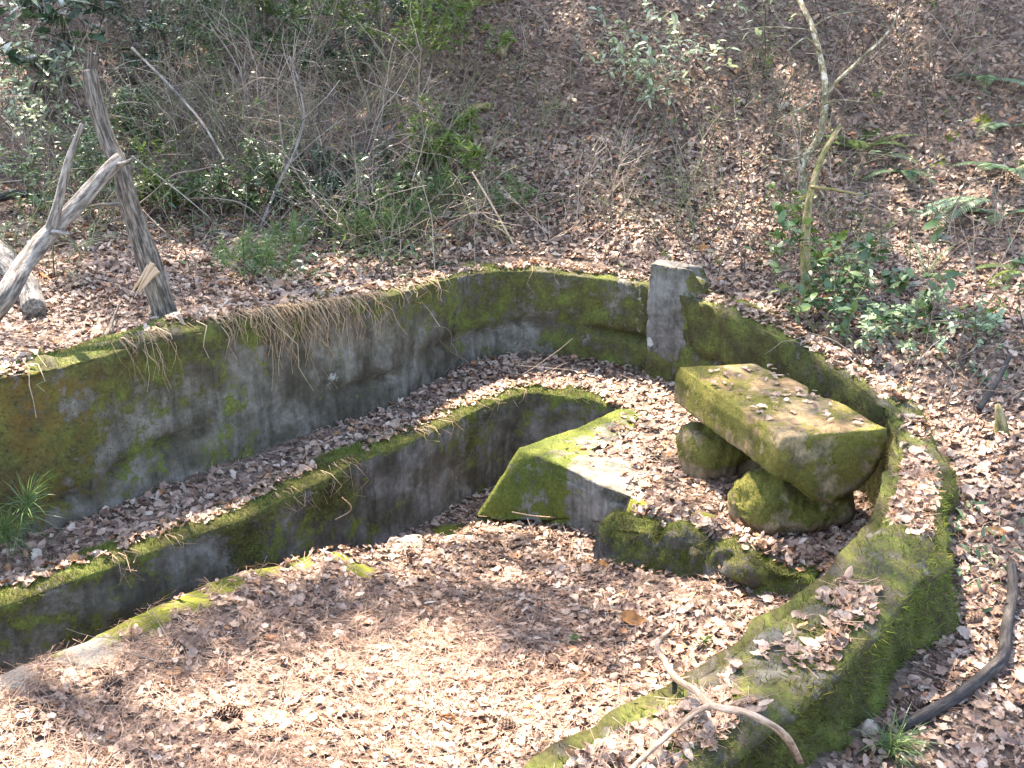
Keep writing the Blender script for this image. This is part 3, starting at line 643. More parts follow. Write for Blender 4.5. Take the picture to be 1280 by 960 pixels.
# ------------------------------------------------------------------ leaf litter
def leaf_templates():
    out = []
    def oak(lobes, depth, seed, wide):
        r = random.Random(seed); t = np.linspace(0, 1, 9)
        w_ = np.array([.03, .13, .10 + .1 * (1 - depth), .25, .15 + .1 * (1 - depth), .30, .18 + .1 * (1 - depth), .2, .02]) * wide
        return t - .5, w_ * np.array([r.uniform(.85, 1.15) for _ in t]), w_ * np.array([r.uniform(.85, 1.15) for _ in t])
    def ovate(wide):
        t = np.linspace(0, 1, 7); w_ = np.sin(t ** .8 * math.pi) * .24 * wide + .01; return t - .5, w_, w_
    shapes = [oak(4, .6, 1, 1), oak(4, .9, 2, 1.25), oak(4, .7, 3, .85), ovate(1), ovate(.7), oak(4, .4, 4, 1.5)]
    for k, (t, wl, wr) in enumerate(shapes):
        r = random.Random(k + 50); n = len(t); V = []
        for i in range(n):
            bend = r.uniform(-.25, .3) * (t[i] ** 2) * 2.0 + .04 * r.uniform(-1, 1); cur = r.uniform(.15, .75)
            twist = .5 * t[i] * r.uniform(-1, 1)
            V += [(t[i], -wl[i], bend + wl[i] * (cur + twist)), (t[i], 0, bend), (t[i], wr[i], bend + wr[i] * (cur - twist))]
        V = np.array(V); F = []
        for i in range(n - 1):
            a = i * 3; F += [(a, a + 1, a + 4, a + 3), (a + 1, a + 2, a + 5, a + 4)]
        out.append((V, F))
    return out
LT = leaf_templates()
# small far template
LT_FAR = [(np.array([(-.5, 0, 0), (-.15, -.22, .12), (-.1, 0, -.03), (-.15, .2, .05), (.25, -.2, .0), (.2, 0, .06), (.25, .22, .16), (.5, 0, .12)]), [(0, 1, 2, 3), (1, 4, 5, 2), (2, 5, 6, 3), (5, 4, 7, 6)]),
          (np.array([(-.5, 0, .1), (-.2, -.17, .0), (-.1, 0, .05), (-.15, .16, .14), (.25, -.24, .1), (.2, 0, .0), (.2, .15, -.03), (.55, 0, .02)]), [(0, 1, 2, 3), (1, 4, 5, 2), (2, 5, 6, 3), (5, 4, 7, 6)])]
def scatter_leaves(name, pos, nrm, size, mat_, templates, tilt=.45, kind='stuff', label=None, parent=None, lift=.02, r=rng):
    N = len(pos); which = r.integers(0, len(templates), N); V = []; F = []; base = 0
    n_ = norm(nrm + r.normal(0, tilt, (N, 3)) * np.array([1, 1, .25])); x = norm(np.cross(n_, r.normal(0, 1, (N, 3)))); y = np.cross(n_, x)
    p = pos + nrm * (r.random((N, 1)) ** 1.5 * lift)
    flip = np.where(r.random(N) < .5, 1.0, -1.0)
    for k, (tv, tf) in enumerate(templates):
        s = np.nonzero(which == k)[0]
        if not len(s): continue
        sc3 = np.stack([size[s], size[s] * r.uniform(.75, 1.25, len(s)), size[s] * r.uniform(.5, 1.5, len(s)) * flip[s]], -1)
        v = instance(tv, x[s], y[s], n_[s], p[s], sc3).reshape(-1, 3); V.append(v); F.append(rep(tf, len(s), len(tv)) + base); base += len(v)
    V = np.concatenate(V); off = np.array(parent.location) if parent is not None else 0
    o = link(name, new_mesh(name, V - off, [np.concatenate(F)], mat_, True), parent); o['kind'] = kind
    if label: o['label'] = label
    return o
def in_view(x, y, z, m=.12):
    d = np.stack([x, y, z - CAM_H], -1); c, s = math.cos(PITCH), math.sin(PITCH)
    dep = d[..., 1] * c - d[..., 2] * s; up = d[..., 1] * s + d[..., 2] * c
    u = d[..., 0] / dep; v_ = up / dep
    return (dep > .3) & (abs(u) < 640 / FPX + m) & (v_ < 480 / FPX + .05) & (v_ > -480 / FPX - m)
_rw_d = lambda x, y: seg_dist(x, y, RIM_C[::4])
def on_wall(x, y):
    d, t = _rw_d(x, y); w_ = RIM_W[::4][np.clip(np.round(t).astype(int), 0, len(RIM_W[::4]) - 1)]; return d < w_ * .5 + .01
def slope_ok(x, y): return hn(x, y)[..., 2] > np.where(sdist(x, y, rim_poly) < .1, .3, .7)
_slab_poly = np.array([p[:2] for p in (ridge[0], ridge[1], ridge[2], P(597, 642, .05), P(680, 640, .14), P(735, 622, .3), P(790, 605, .44), P(770, 585, .46), P(700, 560, .46), P(770, 530, .46))])
def ground_points(N, box, dens, r):
    x = r.uniform(box[0], box[1], N); y = r.uniform(box[2], box[3], N); k = r.random(N) < dens(x, y); x, y = x[k], y[k]
    z = hq(x, y); k = in_view(x, y, z); x, y, z = x[k], y[k], z[k]
    k = ~on_wall(x, y) & slope_ok(x, y); x, y, z = x[k], y[k], z[k]
    return np.stack([x, y, z], -1), hn(x, y)
def dens_near(x, y):
    d = .62 + .5 * fbm(x, y, 3, 1.2, 3)
    d = np.where(inside(x, y, np.array(trough_poly)), np.minimum(d, .35) + .35 * smooth(-1.2, -.8, x), d)
    bare = np.maximum(blob(x, y, SPOTS_MOSS), blob(x, y, SPOTS_BARE)); d = d * (1 - .93 * smooth(.25, .7, bare))
    needle = smooth(.3, -.6, x) * smooth(5.2, 4.4, y); d = d * (1 - .3 * needle)
    d = np.where(inside(x, y, _slab_poly), d * (.05 + .6 * smooth(.2, .5, x)), d)
    return np.clip(d, 0, 1)
p, nr = ground_points(112000, (-3.4, 3.0, 2.0, 7.8), dens_near, rng)
scatter_leaves('leaf_litter', p, nr, rng.uniform(.28, 1.0, len(p)) ** 1.5 * .068, M['litter'], LT, .32, label='brown fallen leaves carpeting the basin floor, ledge and banks', lift=.03)
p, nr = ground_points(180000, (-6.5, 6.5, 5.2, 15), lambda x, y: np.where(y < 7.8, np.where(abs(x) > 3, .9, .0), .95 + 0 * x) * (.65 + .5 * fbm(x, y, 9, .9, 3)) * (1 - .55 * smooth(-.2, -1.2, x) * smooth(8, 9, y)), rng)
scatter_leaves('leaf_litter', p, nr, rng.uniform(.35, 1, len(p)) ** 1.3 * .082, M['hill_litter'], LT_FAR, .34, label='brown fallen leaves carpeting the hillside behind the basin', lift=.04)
p, nr = ground_points(32000, (-3.4, 2.6, 5.8, 9.2), lambda x, y: np.where(sdist(x, y, rim_poly) < 0, .8, 0), rng)
scatter_leaves('leaf_litter', p, nr, rng.uniform(.35, 1, len(p)) ** 1.3 * .078, M['litter'], LT, .42, label='fallen leaves lying thickly on the bank above the rim wall', lift=.04)
# litter lying on top of the walls
def wall_top_points(V, S, mv, N, r, thr=.62, keep=None):
    ks = np.nonzero(S[0] == 1)[0]; i = r.integers(0, V.shape[0], N); k = ks[r.integers(1, len(ks) - 1, N)]
    p = V[i, k] + r.normal(0, .01, (N, 3)) * [1, 1, 0]
    prob = smooth(.1, -.15, fbm(p[:, 0], p[:, 1], 4, 2.4, 3) - .13) * (np.sin((k - ks[0]) / (ks[-1] - ks[0]) * math.pi) > .5)
    if keep is not None: prob = np.maximum(prob, keep(p))
    kk = (r.random(N) < prob) & in_view(p[:, 0], p[:, 1], p[:, 2]); p = p[kk]
    return p, np.tile([0, 0, 1.0], (len(p), 1))
p, nr = wall_top_points(WALLV, WALLS, WALLM, 9000, rng)
scatter_leaves('leaf_litter', p, nr, rng.uniform(.035, .08, len(p)), M['litter'], LT, .4, label='small drifts of dead leaves along the top of the rim wall', lift=.02)
_sp = catmull(np.array([P(a, b, .42) for a, b in [(775, 640), (840, 655), (900, 675), (960, 695), (1025, 712)]]), .004); _sp = _sp[rng.integers(0, len(_sp), 420)] + rng.normal(0, .05, (420, 3)) * [1, 1, 0]
_sp[:, 2] = hq(_sp[:, 0], _sp[:, 1]) + rng.uniform(.0, .07, 420)
scatter_leaves('leaf_litter', _sp, np.tile([0, -.3, 1.0], (420, 1)), rng.uniform(.03, .07, 420), M['litter'], LT, .5, label='dead leaves caught among the step stones', lift=.01)
_ks = np.nonzero(LEDS[0] == 1)[0]; _i = rng.integers(0, len(LEDV), 2600); _p = LEDV[_i, _ks[rng.integers(len(_ks) // 2 - 1, len(_ks), 2600)]] + rng.normal(0, .012, (2600, 3)) * [1, 1, .2]
_p = _p[(fbm(_p[:, 0], _p[:, 1], 8, 3, 2) > -.25) & in_view(_p[:, 0], _p[:, 1], _p[:, 2])]
scatter_leaves('leaf_litter', _p, np.tile([0, 0, 1.0], (len(_p), 1)), rng.uniform(.03, .07, len(_p)), M['litter'], LT, .4, label='dead leaves spilling over the back of the channel wall top', lift=.02)
# leaves on the bench
u, v_ = rng.random((2, 60, 1)); p = A + (B - A) * (.05 + .88 * u) + (C - A) * (.03 + .9 * v_) + [0, 0, .012]
scatter_leaves('leaf_litter', p, np.tile([0, 0, 1.0], (60, 1)), rng.uniform(.03, .06, 60), M['litter'], LT, .15, label='a few curled dead leaves lying on the bench top', lift=.004)

# pine needle litter
def needles(name, pos, nrm, length, label, r=rng, mat_=None, tilt=.16, width=.0009):
    N = len(pos); n_ = norm(nrm + r.normal(0, tilt, (N, 3))); x = norm(np.cross(n_, r.normal(0, 1, (N, 3)))); y = np.cross(n_, x)
    bend = r.normal(0, .12, N)
    tv = np.zeros((N, 6, 3)); 
    for k, t in enumerate((-.5, 0, .5)):
        tv[:, 2 * k, 0] = t; tv[:, 2 * k + 1, 0] = t
        tv[:, 2 * k, 1] = bend * (t * t * 4) ; tv[:, 2 * k + 1, 1] = bend * (t * t * 4)
    L = length[:, None]
    V = pos[:, None, :] + (tv[..., 0:1] * (x * L)[:, None, :] + tv[..., 1:2] * (y * L)[:, None, :])
    wsg = np.array([-1, 1, -1, 1, -1, 1])[None, :, None] * width
    V = V + wsg * y[:, None, :] + (nrm * .02)[:, None, :] * r.random((N, 1, 1)) + (n_ * .006)[:, None, :]
    o = link(name, new_mesh(name, V.reshape(-1, 3), [rep([(0, 1, 3, 2), (2, 3, 5, 4)], N, 6)], mat_ or M['needle_litter'], False)); o['kind'] = 'stuff'; o['label'] = label; return o
p, nr = ground_points(85000, (-3.4, 2.2, 2.0, 6.0), lambda x, y: np.clip(.75 * smooth(5.2, 4.2, y) * smooth(1.2, -.4, x) + .12, 0, 1) * (.75 + .8 * fbm(x, y, 6, 1.7, 3)) * (1 - .8 * smooth(.3, .7, blob(x, y, SPOTS_MOSS))) * ~inside(x, y, _slab_poly), rng)
needles('pine_needle_litter', p + nr * .012, nr, rng.uniform(.06, .16, len(p)), 'rusty pine needles matted over the leaves of the basin floor')
p, nr = wall_top_points(WALLV, WALLS, WALLM, 5200, rng); k = (p[:, 1] < 4.4); p, nr = p[k], nr[k]
needles('pine_needle_litter', p + nr * .012, nr, rng.uniform(.06, .15, len(p)), 'rusty pine needles lying on the near rim wall')

exec_marker = 0
# ------------------------------------------------------------------ hanging roots below the bank edge
def hang_roots():
    mb = MB(); r = random.Random(5)
    spans = [(150, 205, 46, .26), (270, 330, 60, .22), (330, 400, 170, .40), (400, 480, 150, .28), (480, 560, 34, .16), (20, 60, 4, .3), (205, 265, 5, .18), (650, 715, 5, .26), (900, 912, 4, .12)]
    for a, b, cnt, Lm in spans:
        for _ in range(cnt):
            px = r.uniform(a, b); i = int(np.argmin([abs(q[0] / q[1] - ray(px, 400)[0] / ray(px, 400)[1]) for q in RIM[: _i_post + 60]]))
            o_ = RIM_OUT[i]; p0 = np.array([RIM[i, 0] + o_[0] * r.uniform(0, .1), RIM[i, 1] + o_[1] * r.uniform(0, .1), RIM[i, 2] + .06])
            L_ = Lm * r.uniform(.35, 1.1); L_ = L_ * (r.random() ** .8 + .25); f = -o_ * r.uniform(.03, .10); 
            pts = [p0]; lat = np.array([r.gauss(0, .16), 0, 0]) * L_
            for t in (.25, .5, .75, 1.0):
                q = np.array([p0[0] + f[0] * min(1, t * 2) , p0[1] + f[1] * min(1, t * 2), p0[2] + .02 * (t < .3) - L_ * t ** 1.2]) + lat * t + np.array([r.gauss(0, .018), r.gauss(0, .01), r.gauss(0, .01)]); pts.append(q)
            mb.tube(pts, np.linspace(.0024, .001, 5) * r.uniform(.6, 1.6), 3, cap=False)
    o = mb.build('hanging_roots', M['root'], kind='stuff'); o['label'] = 'pale dry roots and grass hanging over the rim wall below the left bank'
    mb = MB()
    for a, b, cnt, Lm in [(330, 400, 30, .12), (400, 440, 12, .2), (520, 570, 14, .12), (105, 130, 10, .12), (170, 200, 5, .08), (600, 660, 8, .1)]:
        for _ in range(cnt):
            px = r.uniform(a, b); i = int(np.argmin([abs(q[0] / q[1] - ray(px, 400)[0] / ray(px, 400)[1]) for q in LE]))
            o_ = ln[i]; p0 = np.array([LE[i, 0] + o_[0] * .06, LE[i, 1] + o_[1] * .06, LE[i, 2] + .05]); L_ = Lm * r.uniform(.4, 1.2); pts = [p0]
            for t in (.35, .7, 1.0): pts.append(p0 + np.array([-o_[0] * .085 * min(1, 1.8 * t) + r.gauss(0, .035), -o_[1] * .085 * min(1, 1.8 * t) + r.gauss(0, .01), -L_ * t * (.3 + r.random()) + .02 * (t < .4)]))
            mb.tube(pts, np.linspace(.003, .0011, 4), 3, cap=False)
    o = mb.build('hanging_roots', M['root'], kind='stuff'); o['label'] = 'dry grass and roots hanging over the channel wall'
hang_roots()

# ------------------------------------------------------------------ dead trunks, logs and sticks
def trunk(mb, pts, r0, r1, sides=20, rough=.14, step=.03, seed=0, flare=0):
    c = catmull(pts, step); t = np.linspace(0, 1, len(c)); rad = r0 + (r1 - r0) * t
    if flare: rad = rad * (1 + flare * np.exp(-t * 9))
    rad = rad * (1 + .06 * vnoise(t * 9 + seed, seed * 1.3))
    mb.tube(c, rad, sides, rough, True, seed); return c
def stick(name, pts, r0, r1, material, label, cat='stick', sides=8, rough=.12, seed=0, group=None, branches=(), step=.03):
    pts = [np.asarray(p, float) for p in pts]
    root = tag(bpy.data.objects.new(name, None), label, cat, group); col.objects.link(root); root.location = pts[0]
    mb = MB(); trunk(mb, pts, r0, r1, sides, rough, step, seed); mb.build('stem', material, root)
    for (bp, a, b) in branches:
        m2 = MB(); trunk(m2, bp, a, b, max(5, sides - 2), rough, step, seed + 3); m2.build('branch', material, root)
    return root
# standing dead trunk, left
b0 = T(206, 398); yA = b0[1]
dt = tag(bpy.data.objects.new('dead_tree', None), 'leaning dead tree trunk with peeling bark standing at the left above the rim wall', 'dead tree'); col.objects.link(dt); dt.location = b0
mb = MB(); trunk(mb, [b0 + [0.02, 0, -.1], Q(198, 365, yA), Q(180, 310, yA + .02), Q(164, 262, yA + .05), Q(150, 210, yA + .08), Q(134, 175, yA + .12), Q(120, 130, yA + .16), Q(112, 88, yA + .2)], .066, .036, 28, .28, .02, 3, .25).copy()
mb.build('trunk', M['brown_bark'], dt)
m2 = MB(); [trunk(m2, [Q(113 + a, 96, yA + .2), Q(113 + a * 1.4, 84, yA + .2), Q(115 + a * 1.5, 84 - b, yA + .2)], .022, .003, 6, .6, .015, 5 + a) for a, b in ((-5, 10), (0, 24), (5, 14))]; m2.build('snag', M['brown_bark'], dt)
m2 = MB(); [trunk(m2, [Q(190 + a, 328 + b, yA - .07), Q(180 + a, 348, yA - .1), Q(168 + a * 1.2, 372 - b, yA - .12)], .012, .003, 6, .7, .015, 8 + a) for a, b in ((0, 0), (5, 6), (-4, 4), (8, 10))]; m2.build('torn_splinter', M['raw_wood'], dt)
m2 = MB(); trunk(m2, [Q(150, 255, yA - .02), Q(130, 255, yA - .1), Q(118, 257, yA - .15)], .012, .006, 6, .2, .02, 9); m2.build('branch_stub', M['grey_bark'], dt)
# fallen grey log leaning on it
g0 = T(-40, 430)
lb = stick('fallen_log', [g0 + [0, 0, .02], Q(0, 380, yA - .75), Q(40, 317, yA - .5), Q(95, 257, yA - .3), Q(140, 208, yA - .13), Q(152, 198, yA - .1)], .058, .036, M['grey_bark'],
           'grey fallen log propped against the leaning dead trunk with a forked branch', 'log', 20, .12, 11,
           branches=[([Q(62, 292, yA - .42), Q(72, 258, yA - .42), Q(86, 200, yA - .4), Q(103, 155, yA - .38)], .03, .011), ([Q(145, 207, yA - .12), Q(158, 203, yA - .2), Q(166, 198, yA - .25)], .016, .006), ([Q(66, 290, yA - .45), Q(88, 292, yA - .5)], .014, .008)])
c0_ = T(46, 396)
stick('cut_log', [c0_ + [0, -.02, .05], Q(30, 352, c0_[1] + .25), Q(-15, 305, c0_[1] + .7)], .06, .07, M['grey_bark'], 'short grey log with a sawn end lying under the propped log', 'log', 20, .08, 14)
d0 = T(-10, 270); d1 = T(62, 262)
stick('dark_branch', [d0 + [0, 0, .12], (d0 + d1) / 2 + [0, 0, .14], d1 + [0, 0, .1]], .035, .025, M['dark_bark'], 'dark rotten branch lying flat at the left edge behind the propped log', 'branch', 10, .2, 15)
# right: pale patchy sapling and mossy trunk
y1 = T(1010, 240)[1]
stick('patchy_sapling', [Q(1003, 262, y1 - .15), Q(1004, 232, y1 - .02), Q(1003, 204, y1), Q(1020, 178, y1 + .1), Q(1029, 150, y1 + .2), Q(1032, 110, y1 + .35), Q(1028, 85, y1 + .5), Q(1021, 55, y1 + .7), Q(1014, 30, y1 + .9), Q(1003, 8, y1 + 1.2), Q(990, -20, y1 + 1.5)], .032, .02, M['white_bark'],
      'crooked dead sapling with pale peeling bark up the right slope', 'sapling', 12, .18, 17,
      branches=[([Q(1031, 120, y1 + .3), Q(1048, 100, y1 + .35), Q(1075, 75, y1 + .5), Q(1110, 40, y1 + .8), Q(1130, 0, y1 + 1.1)], .018, .006), ([Q(1016, 40, y1 + .8), Q(1000, 36, y1 + .7), Q(960, 34, y1 + .7), Q(926, 37, y1 + .75)], .009, .004), ([Q(1018, 115, y1 + .3), Q(1012, 130, y1 + .2), Q(990, 140, y1 + .1), Q(970, 152, y1)], .009, .004), ([Q(1014, 35, y1 + .85), Q(1040, 20, y1 + .9), Q(1075, 14, y1 + 1)], .009, .003), ([Q(1024, 64, y1 + .6), Q(1008, 48, y1 + .5), Q(995, 55, y1 + .4), Q(984, 64, y1 + .35)], .009, .004), ([Q(1030, 130, y1 + .2), Q(1050, 125, y1 + .15), Q(1085, 128, y1 + .1)], .008, .003), ([Q(1015, 190, y1), Q(985, 200, y1 - .1), Q(950, 192, y1 - .1)], .009, .003), ([Q(1006, 215, y1), Q(988, 175, y1 - .1), Q(968, 165, y1 - .1)], .009, .003), ([Q(1020, 178, y1), Q(1035, 160, y1), Q(1040, 140, y1)], .008, .003), ([Q(1003, 240, y1 - .1), Q(985, 225, y1 - .2), Q(975, 205, y1 - .2)], .008, .003), ([Q(1003, 204, y1), Q(1060, 290, y1 - .6), Q(1085, 320, y1 - .8)], .007, .004)])
b1 = T(1014, 378)
stick('broken_snag', [b1 + [0, 0, -.08], Q(1007, 330, b1[1] + .03), Q(1008, 285, b1[1] + .1), Q(1014, 240, b1[1] + .2), Q(1028, 195, b1[1] + .34), Q(1050, 158, b1[1] + .5)], .038, .013, M['moss_bark'],
      'broken mossy trunk leaning behind the glossy shrub on the right slope', 'trunk', 18, .14, 19,
      branches=[([Q(1014, 234, b1[1] + .15), Q(1035, 236, b1[1] + .1), Q(1078, 244, b1[1] + .1)], .012, .005)])
stick('mossy_log', [T(585, 14) + [0, 0, .05], T(612, 8) + [0, 0, .1], T(640, 2) + [0, 0, .08]], .07, .06, M['moss_bark'], 'mossy log at the very top of the dark slope', 'log', 12, .15, 20)
stick('mossy_limb', [T(626, 74) + [0, 0, .03], T(633, 64) + [0, 0, .08], T(640, 56) + [0, 0, .05]], .045, .03, M['moss_bark'], 'short mossy limb sticking out of the leaves below the top log', 'branch', 10, .2, 21)
stick('mossy_branch', [T(575, 158) + [0, 0, .05], T(592, 150) + [0, 0, .1], T(616, 139) + [0, 0, .05]], .035, .025, M['moss_bark'], 'mossy branch lying at the edge of the thicket mid slope', 'branch', 10, .2, 22)
# foreground forked branch on the near wall
f0 = P(1000, 952, .80)
stick('forked_branch', [f0, P(985, 925, 1.0), P(965, 907, 1.08), P(930, 890, 1.10), P(890, 882, 1.08), P(868, 862, 1.04), P(845, 848, 1.0), P(830, 825, .9), P(822, 806, .78), P(840, 786, .62)], .0115, .009, M['tan_wood'],
      'smooth tan forked branch lying over the near end of the rim wall', 'branch', 14, .3, 25,
      branches=[([P(890, 882, 1.08), P(868, 890, 1.06), P(830, 923, 1.03), P(793, 957, 1.02), P(770, 985, 1.0)], .0095, .006), ([P(905, 884, 1.09), P(925, 875, 1.12), P(938, 872, 1.13)], .005, .002), ([P(848, 850, 1.0), P(862, 846, 1.03)], .005, .003)])
stick('dark_stick', [T(1258, 738) + [0, 0, .12], T(1262, 765) + [0, 0, .07], T(1256, 800) + [0, 0, .05], T(1248, 838) + [0, 0, .05], T(1200, 880) + [0, 0, .05], T(1165, 900) + [0, 0, .04], T(1122, 918) + [0, 0, .03]], .019, .023, M['dark_bark'],
      'bent dark lichen spotted stick lying outside the rim wall at the lower right', 'stick', 16, .35, 26)
y2 = T(645, 312)[1]
stick('thin_pale_stick', [T(645, 312), Q(618, 262, y2 + .1), Q(590, 215, y2 + .2)], .009, .006, M['raw_wood'], 'thin straight pale stick leaning above the middle of the rim', 'stick', 6, .05, 27)
y3 = T(322, 296)[1]
stick('bare_sapling', [T(322, 296), Q(335, 262, y3), Q(352, 222, y3 + .02), Q(366, 196, y3 + .03), Q(378, 160, y3 + .05), Q(380, 140, y3 + .1), Q(373, 100, y3 + .1), Q(362, 70, y3 + .1)], .016, .006, M['grey_bark'],
      'slender grey bare sapling bending up behind the left bank', 'sapling', 8, .08, 28,
      branches=[([Q(356, 215, y3 + .02), Q(352, 170, y3), Q(347, 130, y3 - .05), Q(349, 98, y3 - .1), Q(362, 70, y3 - .1)], .007, .003), ([Q(362, 205, y3), Q(400, 170, y3 - .1), Q(430, 148, y3 - .2)], .006, .003), ([Q(378, 150, y3), Q(405, 125, y3 - .1), Q(425, 100, y3)], .006, .003)])
y4 = T(230, 308)[1]
stick('arching_vine', [T(85, 330) + [0, 0, 0], Q(88, 315, y4 - .5), Q(120, 290, y4 - .3), Q(180, 250, y4), Q(215, 220, y4), Q(245, 213, y4), Q(276, 206, y4)], .006, .005, M['twig'], 'pale arching vine stem crossing behind the dead trunk', 'vine', 5, .05, 29)
stick('fallen_twig', [T(232, 308), Q(206, 290, y4), Q(178, 262, y4 + .1)], .008, .004, M['tan_wood'], 'curved tan twig leaning from the bank right of the dead trunk', 'twig', 5, .05, 30)
stick('long_diagonal_pole', [Q(165, 60, y4 + 1.5), Q(205, 100, y4 + 1.2), Q(250, 150, y4 + .9), Q(280, 200, y4 + .6)], .012, .009, M['grey_bark'], 'long thin grey pole slanting through the thicket above the dead trunk', 'pole', 6, .05, 31)
stick('fallen_twig', [T(433, 224) + [0, 0, .15], T(490, 205) + [0, 0, .2], T(540, 182) + [0, 0, .15]], .007, .005, M['twig'], 'long grey twig lying along the edge of the thicket', 'twig', 5, .05, 32)
for (pts_, lab_) in [([(165, 195, .9), (230, 245, .5), (290, 296, .1)], 'long pale stem slanting down behind the dead trunk to the bank'), ([(395, 250, .1), (455, 205, .5), (500, 148, .9)], 'grey stem slanting up right of the slender sapling'), ([(455, 100, .9), (520, 130, .6), (575, 170, .3)], 'thin pale stem arching through the upper right of the thicket'), ([(100, 150, 1.2), (170, 128, 1.3), (270, 165, 1.0)], 'curved pale vine crossing the top of the dead trunk'), ([(262, 30, 1.6), (300, 90, 1.3), (312, 150, 1.0)], 'thin upright pale stem in the upper thicket'), ([(345, 75, 1.3), (390, 40, 1.4), (430, 20, 1.5)], 'thin pale stem leaning right in the upper thicket')]:
    yy = T(pts_[-1][0], min(pts_[-1][1] + 60, 330))[1]; stick('thicket_stem', [Q(a, b, yy - .3 + c * .25) for a, b, c in pts_], .006, .003, M['grey_bark'], lab_, 'stem', 5, .06, 50 + pts_[0][0], 'pale stems crossing the thicket')
stick('fallen_twig', [T(1130, 425) + [0, 0, .08], T(1190, 432) + [0, 0, .15], T(1250, 438) + [0, 0, .12], T(1300, 440) + [0, 0, .1]], .006, .005, M['twig'], 'long straight pale twig lying at the right edge', 'twig', 5, .05, 33)
stick('fallen_twig', [T(1190, 420) + [0, 0, .06], T(1240, 430) + [0, 0, .12], T(1290, 448) + [0, 0, .08]], .005, .004, M['twig'], 'second pale twig crossing the long one at the right edge', 'twig', 5, .05, 34)
stick('fallen_twig', [T(0, 472) + [0, 0, .04], T(25, 468) + [0, 0, .05], T(52, 464) + [0, 0, .03]], .011, .008, M['dark_bark'], 'short dark stick lying on the rim at the left edge', 'twig', 6, .1, 35)
stick('bark_strip', [T(118, 448) + [0, 0, .05], T(135, 425) + [0, 0, .04], T(150, 395) + [0, 0, .06]], .016, .006, M['brown_bark'], 'dark bark strip lying across the sunny bank edge', 'bark', 6, .4, 36)
stick('fallen_twig', [T(700, 655) + [0, 0, .04], T(660, 645) + [0, 0, .06], T(685, 648) + [0, 0, .05]][:1] + [P(668, 645, .22), P(640, 640, .3)], .004, .003, M['raw_wood'], 'pale twig lying at the foot of the broken slab', 'twig', 5, .05, 37)
stick('fallen_twig', [T(372, 690) + [0, 0, .1], P(436, 640, .25), P(428, 622, .5)], .0045, .003, M['raw_wood'], 'pale thin twig standing in the channel against its wall', 'twig', 5, .05, 38)
stick('fallen_stick', [T(1222, 520) + [0, 0, .04], T(1236, 510) + [0, 0, .1], T(1255, 490) + [0, 0, .2]], .018, .012, M['dark_bark'], 'short dark stick leaning beside the mossy snag on the right bank', 'stick', 8, .15, 39)
stick('grey_snag', [T(1252, 545) + [0, 0, -.03], T(1250, 545) + [0, .02, .07], T(1250, 545) + [-.02, .04, .15]], .045, .012, M['moss_bark'], 'pointed grey green snag standing on the right bank', 'snag', 10, .3, 40)

# ------------------------------------------------------------------ pine cones and single leaves
def pine_cone(px, py, L, r0, yaw, label, seed, lift=.0):
    p = T(px, py); r = random.Random(seed); mb = MB()
    axd = np.array([math.cos(yaw), math.sin(yaw), .06]); axd /= np.linalg.norm(axd); s_ = np.cross(axd, [0, 0, 1.0]); s_ /= np.linalg.norm(s_); u_ = np.cross(s_, axd)
    c = p + np.array([0, 0, r0 * .8 + lift])
    core = [c + axd * L * (t - .5) for t in np.linspace(0, 1, 9)]
    mb.tube(core, [r0 * .5 * (math.sin(math.pi * min(.97, t * .9 + .06)) ** .7 + .05) for t in np.linspace(0, 1, 9)], 8)
    K = 90
    for k in range(K):
        t = (k + .5) / K; a = k * 2.39996; rr = r0 * (math.sin(math.pi * (t * .88 + .08)) ** .75)
        d = s_ * math.cos(a) + u_ * math.sin(a); tang = np.cross(axd, d)
        b = c + axd * L * (t - .52) + d * rr * .25; tip = c + axd * (L * (t - .5) + .006) + d * rr * r.uniform(.9, 1.08); wd = L * .06 + .003
        th = axd * .0035
        V = [b - tang * wd * .5, b + tang * wd * .5, tip + tang * wd, tip - tang * wd, tip + d * .004 + th * 1.5]
        V = [q for q in V] + [b - th - tang * wd * .4, b - th + tang * wd * .4, tip - th + tang * wd * .9, tip - th - tang * wd * .9]
        mb.add(V, [(0, 1, 2, 3), (8, 7, 6, 5)], [(3, 2, 4), (7, 8, 4), (2, 7, 4), (8, 3, 4)])
    o = mb.build('pine_cone', M['cone'], origin=p, smooth_=False); return tag(o, label, 'pine cone', 'pine cones scattered in the basin')
pine_cone(730, 830, .085, .026, .1, 'open pine cone lying flat right of another cone near the fresh green sprig', 1)
pine_cone(691, 834, .06, .025, 1.2, 'shorter pine cone just left of the flat lying cone', 2)
pine_cone(632, 917, .075, .036, .5, 'fat open pine cone in the sunny litter at the front', 3)
pine_cone(772, 790, .055, .022, 2.0, 'dark pine cone beside the orange leaf', 4)
pine_cone(713, 492, .08, .03, .2, 'pine cone on the ledge above the tip of the channel', 5)
pine_cone(67, 707, .07, .034, .8, 'reddish pine cone on the ledge at the left', 6)
pine_cone(138, 862, .085, .034, .5, 'reddish brown pine cone in the sun at the lower left', 7)
pine_cone(1135, 888, .085, .03, .2, 'pine cone outside the rim wall beside the dark stick', 8)
pine_cone(245, 603, .075, .026, .3, 'dark pine cone at the foot of the left rim wall', 9)
pine_cone(284, 898, .11, .03, -.2, 'dark crumbling cone in the middle of the sunny foreground', 10)
pine_cone(1215, 782, .075, .03, .3, 'pine cone in shade outside the rim wall near the tip of the dark stick', 11)
